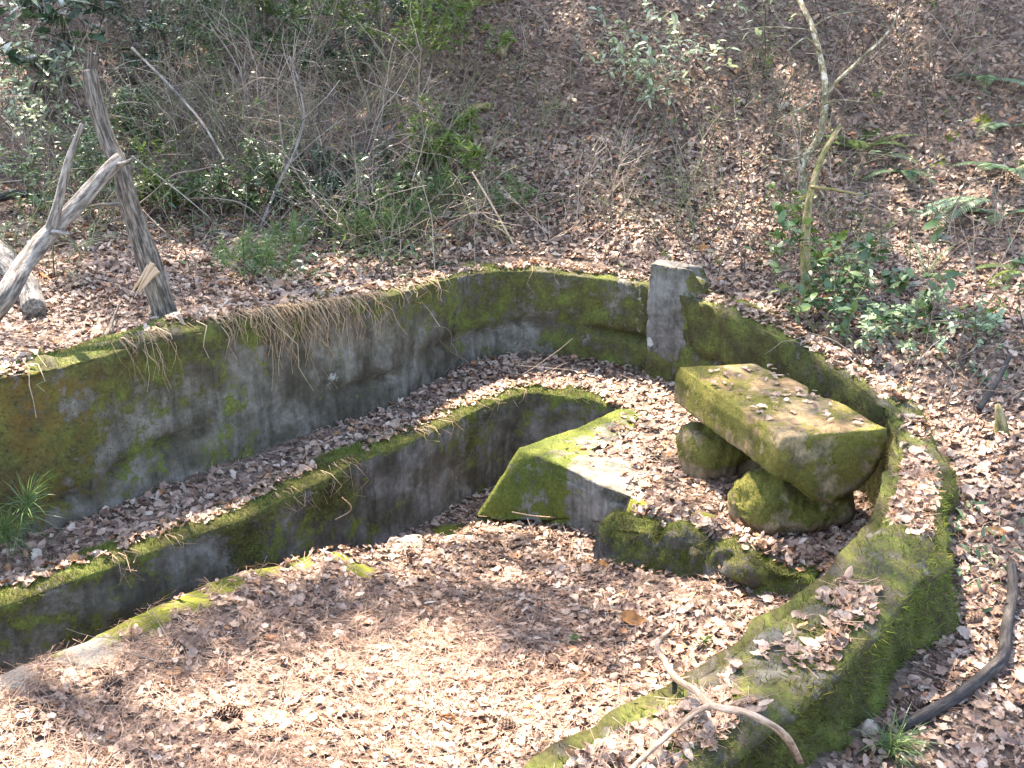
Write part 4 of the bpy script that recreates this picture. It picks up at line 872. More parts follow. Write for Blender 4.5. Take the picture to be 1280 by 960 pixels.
def single_leaf(px, py, size, k, nrmv, label, material, lift=.03):
    p = T(px, py) + np.array([0, 0, lift]); n_ = norm(np.array([nrmv]))[0]; x = np.cross(n_, [0.3, .2, 1.0]); x /= np.linalg.norm(x); x = np.array([0, 0, 1.0]) if abs(n_[2]) < .3 else x; y = np.cross(n_, x)
    tv, tf = LT[k]; V = instance(tv, x[None], y[None], n_[None], np.zeros((1, 3)), np.array([size]))[0]
    V2 = np.concatenate([V, V - n_ * .001]); F2 = list(tf) + [tuple(q + len(V) for q in f[::-1]) for f in tf]
    o = link('fallen_leaf', new_mesh('fallen_leaf', V2, [F2], material), None, p); return tag(o, label, 'leaf', 'single bright fallen leaves')
single_leaf(793, 783, .14, 0, (.1, -.5, .8), 'large orange brown oak leaf lying on the basin floor right of centre', M['orange_leaf'])
single_leaf(560, 905, .07, 3, (.1, -.9, .3), 'small upright orange leaf in the sunny front litter', M['orange_leaf'])
single_leaf(211, 661, .08, 4, (.2, -.95, .1), 'tan leaf standing upright on the left ledge', M['root'], .05)
single_leaf(755, 712, .07, 0, (.1, -.4, .9), 'rust brown leaf on the floor below the low step stone', M['orange_leaf'])
single_leaf(880, 316, .08, 5, (.1, -.7, .6), 'orange leaf on the slope right of the concrete post', M['orange_leaf'])
single_leaf(1242, 672, .09, 3, (.1, -.6, .7), 'red brown leaf outside the rim wall at the right edge', M['orange_leaf'])

# ------------------------------------------------------------------ plants
LEAF_V = np.array([(0, 0, 0), (.3, -.22, .05), (.3, 0, 0), (.3, .22, .05), (.7, -.2, .03), (.7, 0, -.02), (.7, .2, .03), (1, 0, -.1)])
LEAF_F = [(0, 1, 2, 3), (1, 4, 5, 2), (2, 5, 6, 3), (5, 4, 7, 6)]
class Leaves:
    def __init__(s): s.p = []; s.x = []; s.n = []; s.s = []
    def add(s, p, x, n_, size): s.p.append(p); s.x.append(x); s.n.append(n_); s.s.append(size)
    def build(s, name, material, parent, wide=1.0, kind='stuff'):
        if not s.p: return
        X = norm(np.array(s.x)); Nn = np.array(s.n); Y = norm(np.cross(Nn, X)); Z = np.cross(X, Y); S_ = np.array(s.s)
        V = instance(LEAF_V, X, Y, Z, np.array(s.p), np.stack([S_, S_ * wide, S_], -1)).reshape(-1, 3)
        o = link(name, new_mesh(name, V - np.array(parent.location), [rep(LEAF_F, len(S_), 8)], material), parent)
        if kind: o['kind'] = kind
        return o
def wand(p, d, L, n, curl, droop, r):
    pts = [np.array(p, float)]; d = np.array(d, float); d /= np.linalg.norm(d)
    for _ in range(n):
        d = d + np.array([r.gauss(0, curl), r.gauss(0, curl), r.gauss(0, curl) - droop]); d /= np.linalg.norm(d); pts.append(pts[-1] + d * L / n)
    return pts
def shrub(name, px, py, label, cat, height, stems, spread, leaf=None, leafsize=.04, per=10, wide=1.0, twigs=3, seed=0, group=None, stem_mat='twig', r0=.005, droop=.02, base=None, curl=.13, lean=(0, 0)):
    r = random.Random(seed); p0 = np.asarray(T(px, py) if base is None else base)
    root = tag(bpy.data.objects.new(name, None), label, cat, group); col.objects.link(root); root.location = p0
    mb = MB(); lv = Leaves()
    for k in range(stems):
        q = p0 + np.array([r.gauss(0, spread * .25), r.gauss(0, spread * .25), 0]); q[2] = hq(q[0], q[1]) - .02
        d = np.array([r.gauss(0, spread) * .55 + lean[0], r.gauss(0, spread) * .55 + lean[1], 1]); L_ = height * r.uniform(.5, 1.15)
        pts = wand(q, d, L_, 9, curl, droop, r); c = np.array(pts); mb.tube(c, np.linspace(r0 * r.uniform(.7, 1.3), r0 * .3, len(c)), 4, cap=False)
        tips = [pts]
        for _ in range(twigs):
            i = r.randint(3, 8); dd = c[i] - c[i - 1]; dd = dd / np.linalg.norm(dd) + np.array([r.gauss(0, .7), r.gauss(0, .7), r.gauss(0, .4)])
            tw = wand(c[i], dd, L_ * r.uniform(.2, .5), 5, .18, droop, r); mb.tube(np.array(tw), np.linspace(r0 * .5, r0 * .2, len(tw)), 3, cap=False); tips.append(tw)
        if leaf:
            for tw in tips:
                for _ in range(max(1, int(per * r.uniform(.4, 1.3)))):
                    i = r.randint(1, len(tw) - 2) if len(tw) > 3 else 1; f = r.random(); pp = tw[i] * (1 - f) + tw[i + 1] * f
                    if pp[2] - p0[2] < height * .15: continue
                    x = np.array([r.gauss(0, 1), r.gauss(0, 1), r.gauss(.1, .5)]); nn_ = np.array([r.gauss(0, .45), r.gauss(0, .45), 1]); lv.add(pp, x, nn_, leafsize * r.uniform(.6, 1.25))
    mb.build('stems', M[stem_mat], root, kind='stuff')
    if leaf: lv.build('leaves', M[leaf], root, wide)
    return root
def fern(px, py, n, L, label, seed, leaf='fern_leaf', up=.5, base=None, group='ferns on the right slope', az=None):
    r = random.Random(seed); p0 = np.asarray(T(px, py) if base is None else base); root = tag(bpy.data.objects.new('fern', None), label, 'fern', group); col.objects.link(root); root.location = p0
    for k in range(n):
        a = k * 2 * math.pi / n + r.uniform(-.4, .4) if az is None else az + r.uniform(-.5, .5); Lf = L * r.uniform(.7, 1.15)
        pts = wand(p0, (math.cos(a), math.sin(a), up * r.uniform(.7, 1.5)), Lf * 1.25, 12, .03, .09, r); c = catmull(pts, Lf / 26); mb = MB(); mb.tube(c, np.linspace(.0025, .001, len(c)), 3, cap=False)
        fr = mb.build('frond', M['green_twig'], root); fr['kind'] = 'thing'; lv = Leaves(); tn = norm(np.gradient(c, axis=0))
        for i in range(3, len(c)):
            t = i / len(c); ll = Lf * .2 * math.sin(math.pi * min(.97, t * .9 + .12)) ** .8
            sd2 = np.cross(tn[i], [0, 0, 1.0]); sd2 /= max(np.linalg.norm(sd2), 1e-6)
            for s in (-1, 1): lv.add(c[i], sd2 * s + tn[i] * .35 - np.array([0, 0, .12]), np.array([0, 0, 1.0]) + tn[i] * r.uniform(-.2, .2), ll)
        X = norm(np.array(lv.x)); Nn = np.array(lv.n); Y = norm(np.cross(Nn, X)); Z = np.cross(X, Y); S_ = np.array(lv.s)
        V = instance(LEAF_V, X, Y, Z, np.array(lv.p), np.stack([S_, S_ * .38, S_], -1)).reshape(-1, 3)
        o = link('leaflets', new_mesh('leaflets', V - p0, [rep(LEAF_F, len(S_), 8)], M[leaf]), fr)
    return root
fern(1076, 190, 6, .36, 'bright green fern behind the broken mossy trunk', 1, 'lime_leaf', .9)
fern(1104, 195, 5, .32, 'darker fern right of the bright green fern', 2)
fern(1130, 215, 6, .34, 'fern spreading left of the mossy broken stump', 3)
fern(1235, 100, 6, .42, 'dark fern high on the slope near the right edge', 4)
fern(1262, 215, 7, .5, 'large dark fern behind the silvery spray at the right edge', 5)
fern(1262, 160, 5, .4, 'fern between the smaller stump and the right edge', 6)
fern(1158, 345, 2, .3, 'single silvery fern frond standing upright on the right slope', 7, 'silver_leaf', 2.5)
fern(1240, 250, 4, .5, 'silvery sunlit fern spray lying out from the right edge', 8, 'silver_leaf', .25, az=math.pi * 1.05)
fern(1115, 262, 3, .4, 'blue green fern frond lying across the slope below the stump', 9, 'silver_leaf', .2, az=-.4)
fern(1155, 405, 6, .26, 'broad green fern right of the glossy shrub', 10)
fern(1255, 270, 5, .36, 'green fern low at the right edge', 11)
fern(1278, 340, 5, .34, 'small green fern cut by the right edge of the picture', 12, 'lime_leaf')
# shrubs on the right
def pl(*a, **k): return shrub('leafy_shrub', *a, **k)
pl(1050, 395, 'glossy green shrub in front of the broken mossy trunk', 'shrub', .55, 11, .9, 'green_leaf', .09, 11, 1.0, 2, 1, 'leafy shrubs', 'green_twig', .004)
pl(1095, 400, 'green glossy shrub right of the one before the mossy trunk', 'shrub', .45, 10, .9, 'green_leaf', .09, 11, 1.0, 2, 2, 'leafy shrubs', 'green_twig', .004)
pl(1035, 340, 'taller sparse shrub with round green leaves beside the mossy trunk', 'shrub', .5, 6, .6, 'lime_leaf', .08, 7, 1.3, 2, 3, 'leafy shrubs', 'green_twig', .004)
pl(1105, 440, 'low shrub with small pale leaves above the rim wall behind the bench', 'shrub', .34, 18, 1.1, 'silver_leaf', .045, 14, 1.0, 3, 4, 'leafy shrubs', 'green_twig', .003)
pl(1145, 415, 'yellow green low plant between the small pale shrub and the broad fern', 'plant', .2, 6, .8, 'lime_leaf', .06, 8, 1.0, 2, 5, 'leafy shrubs', 'green_twig', .003)
pl(985, 392, 'small green seedling at the foot of the mossy trunk on the left', 'plant', .22, 6, .8, 'green_leaf', .045, 7, 1.0, 2, 6, 'leafy shrubs', 'green_twig', .003)
pl(835, 150, 'sunlit shrub with pale shining leaves high on the middle slope', 'shrub', 1.1, 16, .9, 'pale_leaf', .08, 7, .8, 5, 7, 'leafy shrubs', 'twig', .005, lean=(-.15, 0))
pl(905, 95, 'thin sunlit shrub with few pale leaves left of the patchy sapling', 'shrub', .9, 9, .9, 'pale_leaf', .07, 4, .8, 4, 8, 'leafy shrubs', 'twig', .005)
pl(960, 142, 'lime green tuft beside the white rock', 'plant', .22, 10, 1.0, 'lime_leaf', .05, 8, .8, 2, 9, 'leafy shrubs', 'green_twig', .003)
pl(1170, 45, 'small lime green plant on the top right slope', 'plant', .2, 6, .9, 'lime_leaf', .06, 7, .8, 2, 10, 'leafy shrubs', 'green_twig', .003)
pl(878, 332, 'low mossy green tuft just right of the concrete post', 'plant', .08, 16, .8, 'lime_leaf', .03, 9, .6, 2, 11, 'leafy shrubs', 'green_twig', .002)
pl(1240, 480, 'small green plants scattered on the bank at the right edge', 'plant', .22, 8, 1.4, 'dark_leaf', .05, 6, 1.0, 2, 12, 'leafy shrubs', 'green_twig', .003)
pl(1205, 690, 'tiny ivy like plants growing at the outer foot of the rim wall', 'plant', .12, 10, 1.6, 'green_leaf', .03, 6, 1.1, 2, 13, 'leafy shrubs', 'green_twig', .002)
pl(825, 690, 'tiny pale clover like plant below the smallest step stone', 'plant', .07, 6, 1.2, 'silver_leaf', .025, 5, 1.2, 1, 14, 'leafy shrubs', 'green_twig', .002)
# left thicket
pl(40, 165, 'shrub with small whitish sunlit leaves at the upper left edge', 'shrub', 1.1, 16, .8, 'pale_leaf', .075, 8, .9, 4, 20, 'leafy shrubs', 'twig', .006)
pl(15, 215, 'second pale leaved shrub cut by the left edge', 'shrub', 1.0, 14, .8, 'pale_leaf', .07, 7, .9, 4, 21, 'leafy shrubs', 'twig', .006)
pl(95, 130, 'dark evergreen shrub with long drooping leaves behind the dead trunk', 'shrub', 1.2, 9, .6, 'dark_leaf', .2, 9, .8, 3, 22, 'leafy shrubs', 'twig', .009, .04)
pl(60, 60, 'large dark evergreen shrub at the top left corner', 'shrub', 1.4, 9, .6, 'dark_leaf', .2, 9, .8, 3, 23, 'leafy shrubs', 'twig', .009, .04)
pl(500, 190, 'young shrub with a few broad green leaves at the edge of the thicket', 'shrub', .35, 5, .8, 'lime_leaf', .1, 3, .9, 2, 24, 'leafy shrubs', 'twig', .004)
pl(395, 205, 'thin shrub with a few broad dull leaves in the middle of the thicket', 'shrub', .6, 5, .7, 'green_leaf', .1, 2, .9, 3, 25, 'leafy shrubs', 'twig', .005)
hz = [(300, 60, 'soft green sapling left of centre at the top of the thicket'), (380, 40, 'feathery green sapling in the top middle of the thicket'), (450, 60, 'green sapling bright at its tips in the upper thicket'), (520, 50, 'green bushy sapling at the right end of the upper thicket'),
      (250, 30, 'dark green sapling behind the slanting grey pole'), (560, 95, 'small dull green sapling where the thicket meets the leaf slope'), (330, 110, 'low bluish green bush below the feathery sapling'), (220, 90, 'thin green bush right of the dead snag'), (120, 285, 'small green sapling between the propped log and the dead trunk'), (225, 262, 'low green sapling just right of the dead trunk'), (310, 275, 'feathery low sapling left of the slender grey sapling'), (400, 270, 'low green sapling right of the slender grey sapling'), (465, 285, 'bright green low sapling at the sunny bank edge'), (545, 215, 'thin green sapling at the foot of the open leaf slope'), (175, 190, 'dull sapling behind the crossing of the dead trunk and log'), (430, 110, 'dull green bush in the middle of the upper thicket')]
for k, (px, py, lab) in enumerate(hz):
    shrub('green_sapling', px, py, lab, 'sapling', (1.15 - .05 * (k % 4)) * (1 if k < 9 else .5), 11, .8, ('green_leaf', 'lime_leaf', 'green_leaf', 'dark_leaf')[k % 4] if k not in (1, 2) else 'lime_leaf', .065, 26, .55, 8, 60 + k, 'green saplings in the upper thicket', 'twig', .006)
bs = [(60, 250, 'bare twiggy shrub at the left edge behind the propped log'), (150, 170, 'bare shrub tangled round the upper dead trunk'), (210, 200, 'dense bare shrub right of the dead trunk'), (255, 250, 'low bare shrub beside the curved tan twig'),
      (290, 170, 'tall bare shrub under the slanting pole'), (340, 240, 'bare shrub at the foot of the grey sapling'), (395, 260, 'bare brush right of the grey sapling'), (440, 215, 'bare shrub with long arching stems mid thicket'),
      (470, 150, 'bare shrub at the upper right of the thicket'), (520, 240, 'thin bare shrub where the thicket thins out'), (350, 150, 'bare shrub behind the grey sapling'), (240, 110, 'bare shrub high in the thicket near the pole'),
      (110, 280, 'low bare brush between the two leaning trunks'), (30, 110, 'bare stems among the pale leaves at the left edge'), (560, 200, 'sparse bare stems by the mossy branch'), (180, 60, 'bare stems beside the broken top of the dead trunk'), (420, 300, 'short bare brush at the sunny bank edge'), (855, 250, 'reddish bare brush on the slope above the concrete post'), (905, 200, 'bare brush left of the crooked sapling'), (960, 290, 'bare twiggy brush in front of the mossy trunk'), (940, 90, 'fine bare brush high on the slope left of the crooked sapling'), (1190, 470, 'bare twigs sprawling on the right bank'), (730, 255, 'few bare stems on the open leaf slope'), (580, 280, 'few bare stems above the left middle of the rim'), (1000, 60, 'bare brush round the upper crooked sapling'), (1075, 130, 'bare brush on the slope right of the crooked sapling'), (880, 290, 'reddish bare stems on the sunny slope above the post'), (1120, 60, 'fine bare stems at the top right of the slope'), (780, 60, 'fine bare stems at the top of the dark slope'), (640, 160, 'thin bare stems in the middle of the dark slope'), (1060, 300, 'bare twigs rising through the glossy shrub'), (1230, 330, 'bare twigs at the right edge among ferns'), (480, 320, 'thin bare stems in the low growth at the bank edge'), (300, 320, 'thin bare stems at the foot of the slender grey sapling'), (545, 320, 'straight bare stems just above the left middle of the rim'), (80, 340, 'bare twigs around the sawn log'), (600, 110, 'thin bare stems right of the small dull sapling'), (660, 60, 'fine bare stems at the top centre of the slope'), (540, 40, 'bare stems among the upper saplings on their right'), (1150, 130, 'bare stems between the ferns on the right slope'), (1200, 60, 'bare stems near the top right corner'), (1000, 200, 'bare twigs left of the crooked sapling base'), (930, 330, 'bare twigs on the bank right of the concrete post'), (700, 300, 'straight bare stems just above the middle of the rim'), (1100, 350, 'bare twigs between the glossy shrubs and the ferns')]
for k, (px, py, lab) in enumerate(bs):
    big = px < 500
    shrub('bare_shrub', px, py, lab, 'shrub', (1.15 if big and k < 24 else .7) * (.8 + .1 * (k % 4)), 32 if big and k < 24 else 20, .95, twigs=6 if big else 4, seed=100 + k, group='bare twiggy shrubs', r0=.005 if big else .0045, droop=.03, curl=.15, stem_mat=('twig', 'pale_twig', 'green_twig')[k % 3], leaf='green_leaf' if k % 2 else 'lime_leaf', leafsize=.03, per=1.2, wide=.7)
# low green ground cover along the bank at the left (uncountable)
def ground_cover():
    lv = Leaves(); r = random.Random(3); spots = [(445, 320, .5, 260), (480, 300, .4, 200), (400, 290, .5, 220), (330, 350, .2, 90), (300, 345, .2, 60), (380, 350, .15, 60), (545, 260, .5, 200), (640, 265, .35, 90), (250, 300, .5, 160), (500, 330, .3, 120), (20, 300, .4, 120), (110, 300, .3, 60), (740, 262, .3, 40), (1000, 60, .6, 50), (1150, 300, .8, 60), (1210, 420, .5, 80), (1240, 700, .25, 40), (1180, 740, .2, 40), (560, 240, .5, 180), (200, 260, .6, 160), (900, 120, .6, 70), (1080, 200, .6, 90), (1220, 120, .7, 90), (700, 200, .5, 40), (600, 220, .4, 90), (1040, 340, .4, 90), (800, 180, .5, 40), (330, 250, .6, 200), (430, 270, .5, 200), (500, 250, .5, 160)]
    for px, py, s, n_ in spots:
        c = T(px, py)
        for _ in range(n_):
            x = c[0] + r.gauss(0, s * .6); y = c[1] + r.gauss(0, s * .5); z = hq(x, y) + abs(r.gauss(0, .07)); x_ = np.array([r.gauss(0, 1), r.gauss(0, 1), r.gauss(.5, .5)])
            lv.add(np.array([x, y, z]), x_, np.array([r.gauss(0, .5), r.gauss(0, .5), 1]), r.uniform(.03, .075))
    e = g
    X = norm(np.array(lv.x)); Nn = np.array(lv.n); Y = norm(np.cross(Nn, X)); Z = np.cross(X, Y); S_ = np.array(lv.s)
    V = instance(LEAF_V, X, Y, Z, np.array(lv.p), np.stack([S_, S_ * .6, S_], -1)).reshape(-1, 3)
    o = link('ground_cover', new_mesh('ground_cover', V, [rep(LEAF_F, len(S_), 8)], M['green_leaf'])); o['kind'] = 'stuff'; o['label'] = 'low green seedlings and creeping plants along the bank and slopes'
ground_cover()
# loose twigs over everything, thin grass wisps
def twig_litter():
    mb = MB(); r = random.Random(9); n_ = 0
    while n_ < 1500:
        x = r.uniform(-6, 6); y = r.uniform(2.2, 13.5)
        if r.random() > (.5 if y < 7 else 1): continue
        z = float(hq(x, y))
        if not in_view(np.array(x), np.array(y), np.array(z)) or bool(on_wall(np.array([x]), np.array([y]))[0]) or not bool(slope_ok(np.array([x]), np.array([y]))[0]): continue
        left = x < -.3 and y > 7
        L_ = r.uniform(.08, .35) if y < 7 else r.uniform(.15, .8); up = abs(r.gauss(0, .12)) + (abs(r.gauss(0, .5)) if left or r.random() < .2 and y > 7.5 else 0)
        a = r.uniform(0, 6.28); pts = wand((x, y, z + .025), (math.cos(a), math.sin(a), up), L_, 4, .12, 0, r)
        mb.tube(np.array(pts), np.linspace(1, .5, 5) * r.uniform(.0015, .0035), 3, cap=False); n_ += 1
    o = mb.build('twig_litter', M['twig'], kind='stuff'); o['label'] = 'thin dead twigs strewn over leaves and standing in the thicket'
twig_litter()
# pine seedling and pine sprays
def needle_spray(name, p0, label, cat, dirs, L, tufts, seed, material='green_needle', stem=.003):
    r = random.Random(seed); root = tag(bpy.data.objects.new(name, None), label, cat); col.objects.link(root); root.location = p0; mb = MB(); V = []
    for d in dirs:
        pts = wand(p0, d, np.linalg.norm(d), 5, .06, 0, r); mb.tube(np.array(pts), np.linspace(stem, stem * .5, 6), 4)
        for k in range(tufts):
            t = .45 + .55 * (k + 1) / tufts; i = min(4, int(t * 5)); c = pts[i] + (pts[i + 1] - pts[i]) * min(1, t * 5 - i); dd = pts[-1] - pts[-2]; dd = dd / np.linalg.norm(dd)
            for _ in range(26):
                q = dd * r.uniform(.1, 1) + np.array([r.gauss(0, .6), r.gauss(0, .6), r.gauss(0, .5)]); q /= np.linalg.norm(q); s = np.cross(q, [r.gauss(0, 1), r.gauss(0, 1), 1]); s /= np.linalg.norm(s)
                Ln = L * r.uniform(.7, 1.1); V += [c - s * .0017, c + s * .0017, c + q * Ln * .6 + s * .0014, c + q * Ln * .6 - s * .0014, c + q * Ln - np.array([0, 0, .15 * Ln])]
    mb.build('stem', M['green_twig'], root); N = len(V) // 5
    o = link('needles', new_mesh('needles', np.array(V) - p0, [rep([(0, 1, 2, 3)], N, 5), rep([(3, 2, 4)], N, 5)], M[material], False), root); o['kind'] = 'stuff'
s0 = T(14, 700)
needle_spray('pine_seedling', s0, 'bright green pine seedling standing against the left rim wall', 'seedling', [Q(34, 622, s0[1]) - s0, Q(12, 660, s0[1] - .05) - s0], .19, 5, 1)
s1 = T(1075, 935) + [0, 0, .03]
needle_spray('pine_sprig', s1, 'fresh green pine sprig on the leaves at the lower right corner', 'sprig', [(T(1100, 945) - s1) * 1.0 + [.03, 0, .04], (T(1130, 940) - s1) + [0, 0, .03]], .15, 3, 2)
s2 = T(700, 808) + [0, 0, .02]
needle_spray('pine_sprig', s2, 'small fresh green sprig lying above the pair of pine cones', 'sprig', [(.05, .01, .02)], .05, 1, 3)
s3 = T(868, 818) + [0, 0, .02]
needle_spray('pine_sprig', s3, 'blue green sprig at the inner foot of the near rim wall by the forked branch', 'sprig', [(.04, .03, .03)], .06, 1, 4)
# spiky upright grass wisps by the bank
for (px, py, lab, sd0) in [(345, 360, 'small green needle leaved tuft at the bank edge', 5), (445, 318, 'soft green needle leaved tuft in the sunny bank growth', 6), (480, 310, 'yellow green needle leaved tuft beside the soft green one', 7), (305, 352, 'green needle leaved tuft left of the small one at the bank edge', 8), (365, 330, 'feathery green tuft at the foot of the bare brush', 9), (520, 300, 'blue green needle leaved tuft right of the yellow green one', 10), (640, 275, 'low green needle leaved tuft beside the thin straight pale stick', 11), (560, 265, 'soft green tuft at the edge of the open leaf slope', 12)]:
    q = T(px, py); needle_spray('grass_tuft', q, lab, 'tuft', [(0.02, 0, .3), (-.1, 0, .24), (.12, .03, .22), (.05, -.05, .26), (-.16, .05, .18)], .1, 4, sd0)

# ------------------------------------------------------------------ unseen trees up the hill, crowns shaped to throw the dappled shade
LIT = [(60, 910, .62, 1), (300, 925, .5, 1), (470, 900, .42, .95), (560, 940, .4, .9), (640, 890, .3, .85), (230, 880, .3, .9), (110, 815, .22, 1), (20, 830, .3, 1), (200, 765, .1, .8), (330, 725, .12, .8), (450, 700, .1, .8), (560, 690, .1, .8), (600, 770, .06, .9), (650, 735, .04, .6), (880, 745, .24, .9), (800, 770, .12, .5), (740, 590, .26, 1), (790, 560, .2, .9), (800, 600, .18, .9), (700, 545, .12, .8),
       (540, 535, .22, .9), (600, 500, .24, .9), (480, 570, .14, .6), (680, 480, .18, .9), (420, 600, .12, .5), (60, 450, .35, 1), (130, 440, .22, .9), (20, 710, .25, .8), (100, 700, .22, .7), (300, 650, .12, .3), (700, 345, .3, .9), (640, 335, .25, .8), (780, 350, .25, .9), (880, 375, .16, 1), (930, 390, .14, .7), (850, 310, .4, .85), (920, 300, .35, .7), (760, 320, .35, .6), (950, 200, .5, .5), (1060, 60, .6, .55), (1100, 110, .4, .5), (830, 80, .5, .8), (900, 470, .2, .7), (960, 510, .14, .6), (990, 470, .1, .4), (880, 460, .12, .8), (1030, 520, .1, .5), (1130, 500, .2, .55), (1100, 480, .2, .5), (960, 790, .24, .8), (900, 840, .26, .9), (820, 900, .28, .9), (1000, 760, .16, .6), (850, 870, .2, .9), (760, 930, .25, .9),
       (1150, 430, .25, .5), (1190, 560, .2, .4), (40, 100, .5, .8), (10, 240, .35, .8), (110, 180, .2, .6), (180, 330, .16, .5), (1010, 110, .3, .7), (1010, 300, .15, .7), (1200, 230, .3, .7), (1155, 320, .14, .9), (1080, 380, .2, .5), (230, 415, .16, .6), (470, 320, .25, .5), (20, 480, .25, .9), (960, 600, .1, .6), (1000, 840, .2, .6)]
LIT_HIGH = [(420, 790, .3, .05, .8), (500, 760, .3, .06, .8), (330, 800, .3, .05, .7), (560, 810, .3, .05, .7), (690, 700, .3, .06, .8), (760, 720, .3, .06, .8), (640, 690, .25, .06, .8), (250, 770, .35, .06, .8), (-60, 900, .35, .5, 1), (-60, 960, .35, .5, 1), (60, 880, .35, .4, 1), (520, 525, .46, .3, 1), (620, 495, .46, .28, 1), (690, 470, .46, .16, .9), (440, 575, .46, .18, .8), (730, 590, .46, .26, 1), (780, 555, .46, .2, 1), (30, 720, .46, .22, .9), (200, 690, .46, .12, .8), (350, 620, .46, .1, .7), (620, 320, 1.25, .35, 1), (720, 320, 1.3, .35, 1), (820, 310, 1.4, .4, 1), (900, 280, 1.6, .4, .9), (540, 330, 1.3, .25, .8), (850, 230, 2.0, .3, .7), (40, 430, 1.35, .35, 1), (130, 420, 1.35, .3, 1), (1030, 80, 2.7, .3, .9), (1090, 110, 2.5, .4, .7), (1130, 820, .9, .12, .7), (1080, 850, .9, .12, .7), (1150, 770, .9, .1, .6), (1180, 620, .95, .15, .6), (885, 468, 1.0, .07, 1), (915, 480, 1.0, .05, .9), (960, 508, 1.0, .05, .9), (990, 532, 1.0, .08, 1), (1040, 530, 1.0, .03, .7), (650, 341, 1.1, .2, 1), (750, 350, 1.1, .2, 1), (890, 378, 1.08, .08, 1), (40, 455, 1.3, .35, 1), (140, 440, 1.3, .22, 1), (100, 410, 1.3, .3, 1), (225, 420, 1.28, .08, .9), (930, 800, .97, .1, 1), (870, 845, .97, .14, 1), (740, 940, .97, .15, 1), (960, 860, .97, .12, .8), (1040, 735, .97, .05, .8), (1120, 580, .97, .06, .7), (1150, 620, .97, .06, .6), (540, 545, .46, .14, 1), (470, 575, .46, .08, .9), (720, 500, .46, .1, .9), (560, 525, .46, .12, 1), (640, 560, .4, .12, 1), (620, 610, .2, .1, .9), (700, 610, .3, .06, .9), (150, 720, .46, .12, .9), (60, 735, .46, .12, .9), (240, 675, .46, .06, .8), (95, 140, 2.9, .15, 1), (30, 130, 2.8, .3, 1)]
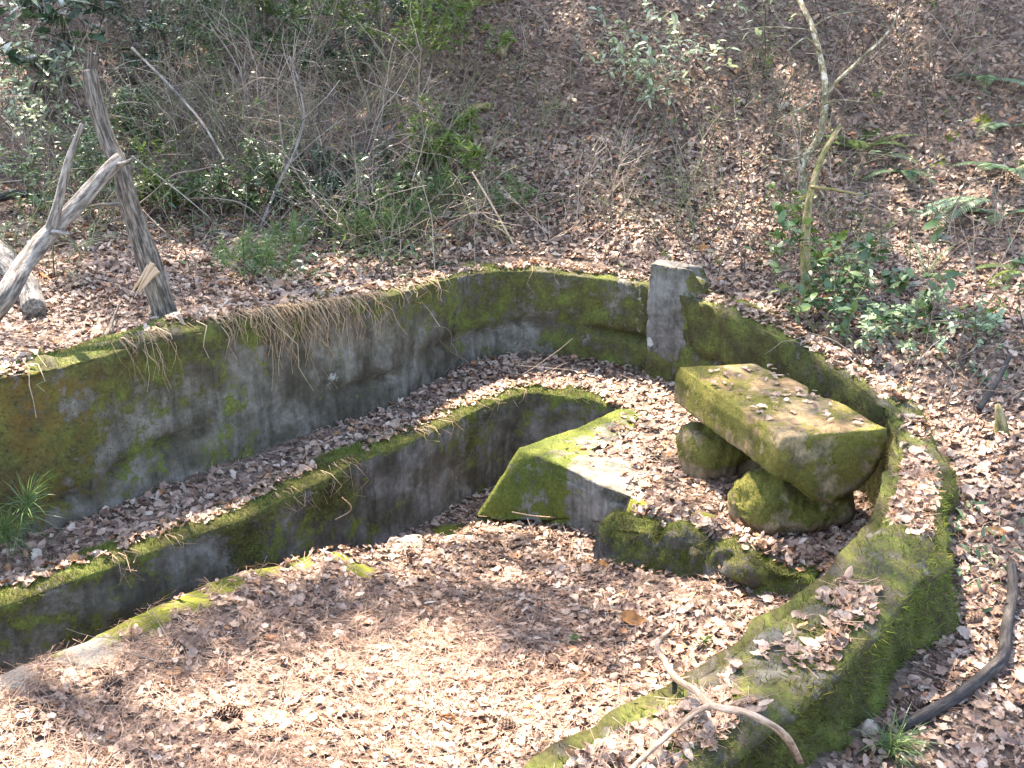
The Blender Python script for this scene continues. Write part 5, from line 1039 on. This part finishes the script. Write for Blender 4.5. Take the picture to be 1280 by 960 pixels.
def canopy():
    def drop(px, py, z):
        q = P(px, py, z)
        while q[2] > float(hq(q[0], q[1])): q = q - SUN * .02
        return q
    L_ = [(T(px, py), s, w_) for px, py, s, w_ in LIT] + [(drop(px, py, z), s, w_) for px, py, z, s, w_ in LIT_HIGH]; r = np.random.default_rng(5)
    N = 6200; gx = r.uniform(-7.5, 8, N); gy = r.uniform(1.0, 17, N); gz = np.minimum(hq(gx, gy), 5)
    lit = .24 - .17 * smooth(8.4, 9.8, gy) - .04 * smooth(-.5, -1.5, gx) * smooth(7.5, 8.5, gy)
    for p, s, w_ in L_: lit = np.maximum(lit, w_ * np.exp(-(((gx - p[0]) ** 2 + (gy - p[1]) ** 2) / (s * 1.4 + .1) ** 2) ** 2))
    lit = np.maximum(lit, .65 * smooth(2.6, 2.0, gy) * smooth(.8, .2, gx))
    keep = r.random(N) > lit * 1.08
    t = r.uniform(9.5, 15.5, N); C_ = np.stack([gx, gy, gz], -1) + SUN * t[:, None]; C_ = C_[keep]
    trees = [(-10.5, 12.0), (-6.5, 17.5), (-1.5, 18.5), (3.5, 18.5), (8.5, 15.5), (9.5, 9.5), (0.5, 24), (-11, 20)]
    names = ['pine tree standing up the slope beyond the top of the picture, first from the left', 'pine tree beyond the top left of the slope', 'pine tree beyond the top of the slope, left of the middle', 'pine tree beyond the top of the slope, right of the middle', 'pine tree beyond the upper right of the slope', 'pine tree beyond the right edge level with the bench', 'pine tree deep in the woods behind the slope', 'pine tree deep in the woods at the far left']
    tx = np.array(trees); who = np.argmin(np.hypot(C_[:, None, 0] - tx[None, :, 0], C_[:, None, 1] - tx[None, :, 1]), 1)
    for k, (x, y) in enumerate(trees):
        cs = C_[who == k]
        z0 = float(hq(x, y)); base = np.array([x, y, z0 - .2])
        root = tag(bpy.data.objects.new('pine_tree', None), names[k], 'tree', 'unseen trees shading the basin'); col.objects.link(root); root.location = base
        top = max(cs[:, 2].max() if len(cs) else 12, z0 + 9) + 1.0
        mb = MB(); trunk(mb, [base, base + [.1, 0, (top - z0) * .35], base + [0, .15, (top - z0) * .7], base + [.05, .1, top - z0]], .2, .05, 14, .1, .25, k); mb.build('trunk', M['brown_bark'], root)
        if not len(cs): continue
        bm_ = MB(); Pn = []; 
        order = np.lexsort((np.arctan2(cs[:, 1] - y, cs[:, 0] - x),)); grp = max(1, len(cs) // 9)
        for s in range(0, len(cs), grp):
            cc = cs[order[s:s + grp]]; m_ = cc.mean(0); hz_ = np.linalg.norm(m_[:2] - [x, y]); st = np.array([x, y, max(z0 + 2, min(top - .6, m_[2] - .35 * hz_))])
            if st[2] > m_[2]: st[2] = m_[2] - .3
            limb = catmull([st, (st + m_) / 2 + [0, 0, .2], m_], .4); bm_.tube(limb, np.linspace(.05, .015, len(limb)), 5, cap=False)
            for q in cc: bm_.tube([m_, (m_ + q) / 2 + [0, 0, .1], q], [.012, .008, .004], 3, cap=False)
        bm_.build('limbs', M['brown_bark'], root, kind='stuff')
        K = 46; N_ = len(cs) * K; c_ = np.repeat(cs, K, 0) + np.clip(r.normal(0, .14, (N_, 3)), -.3, .3)
        X = norm(r.normal(0, 1, (N_, 3)) + [0, 0, -.3]); Nn = r.normal(0, .6, (N_, 3)) + SUN; Y = norm(np.cross(Nn, X)); Z = np.cross(X, Y); S_ = r.uniform(.08, .17, N_)
        tv = np.array([(0, 0, 0), (.45, -.2, 0), (.45, .2, 0), (1, 0, 0)])
        V = instance(tv, X, Y, Z, c_, S_).reshape(-1, 3)
        o = link('crown', new_mesh('crown', V - base, [rep([(0, 1, 3, 2)], N_, 4)], M['canopy_leaf'], False), root); o['kind'] = 'stuff'
canopy()
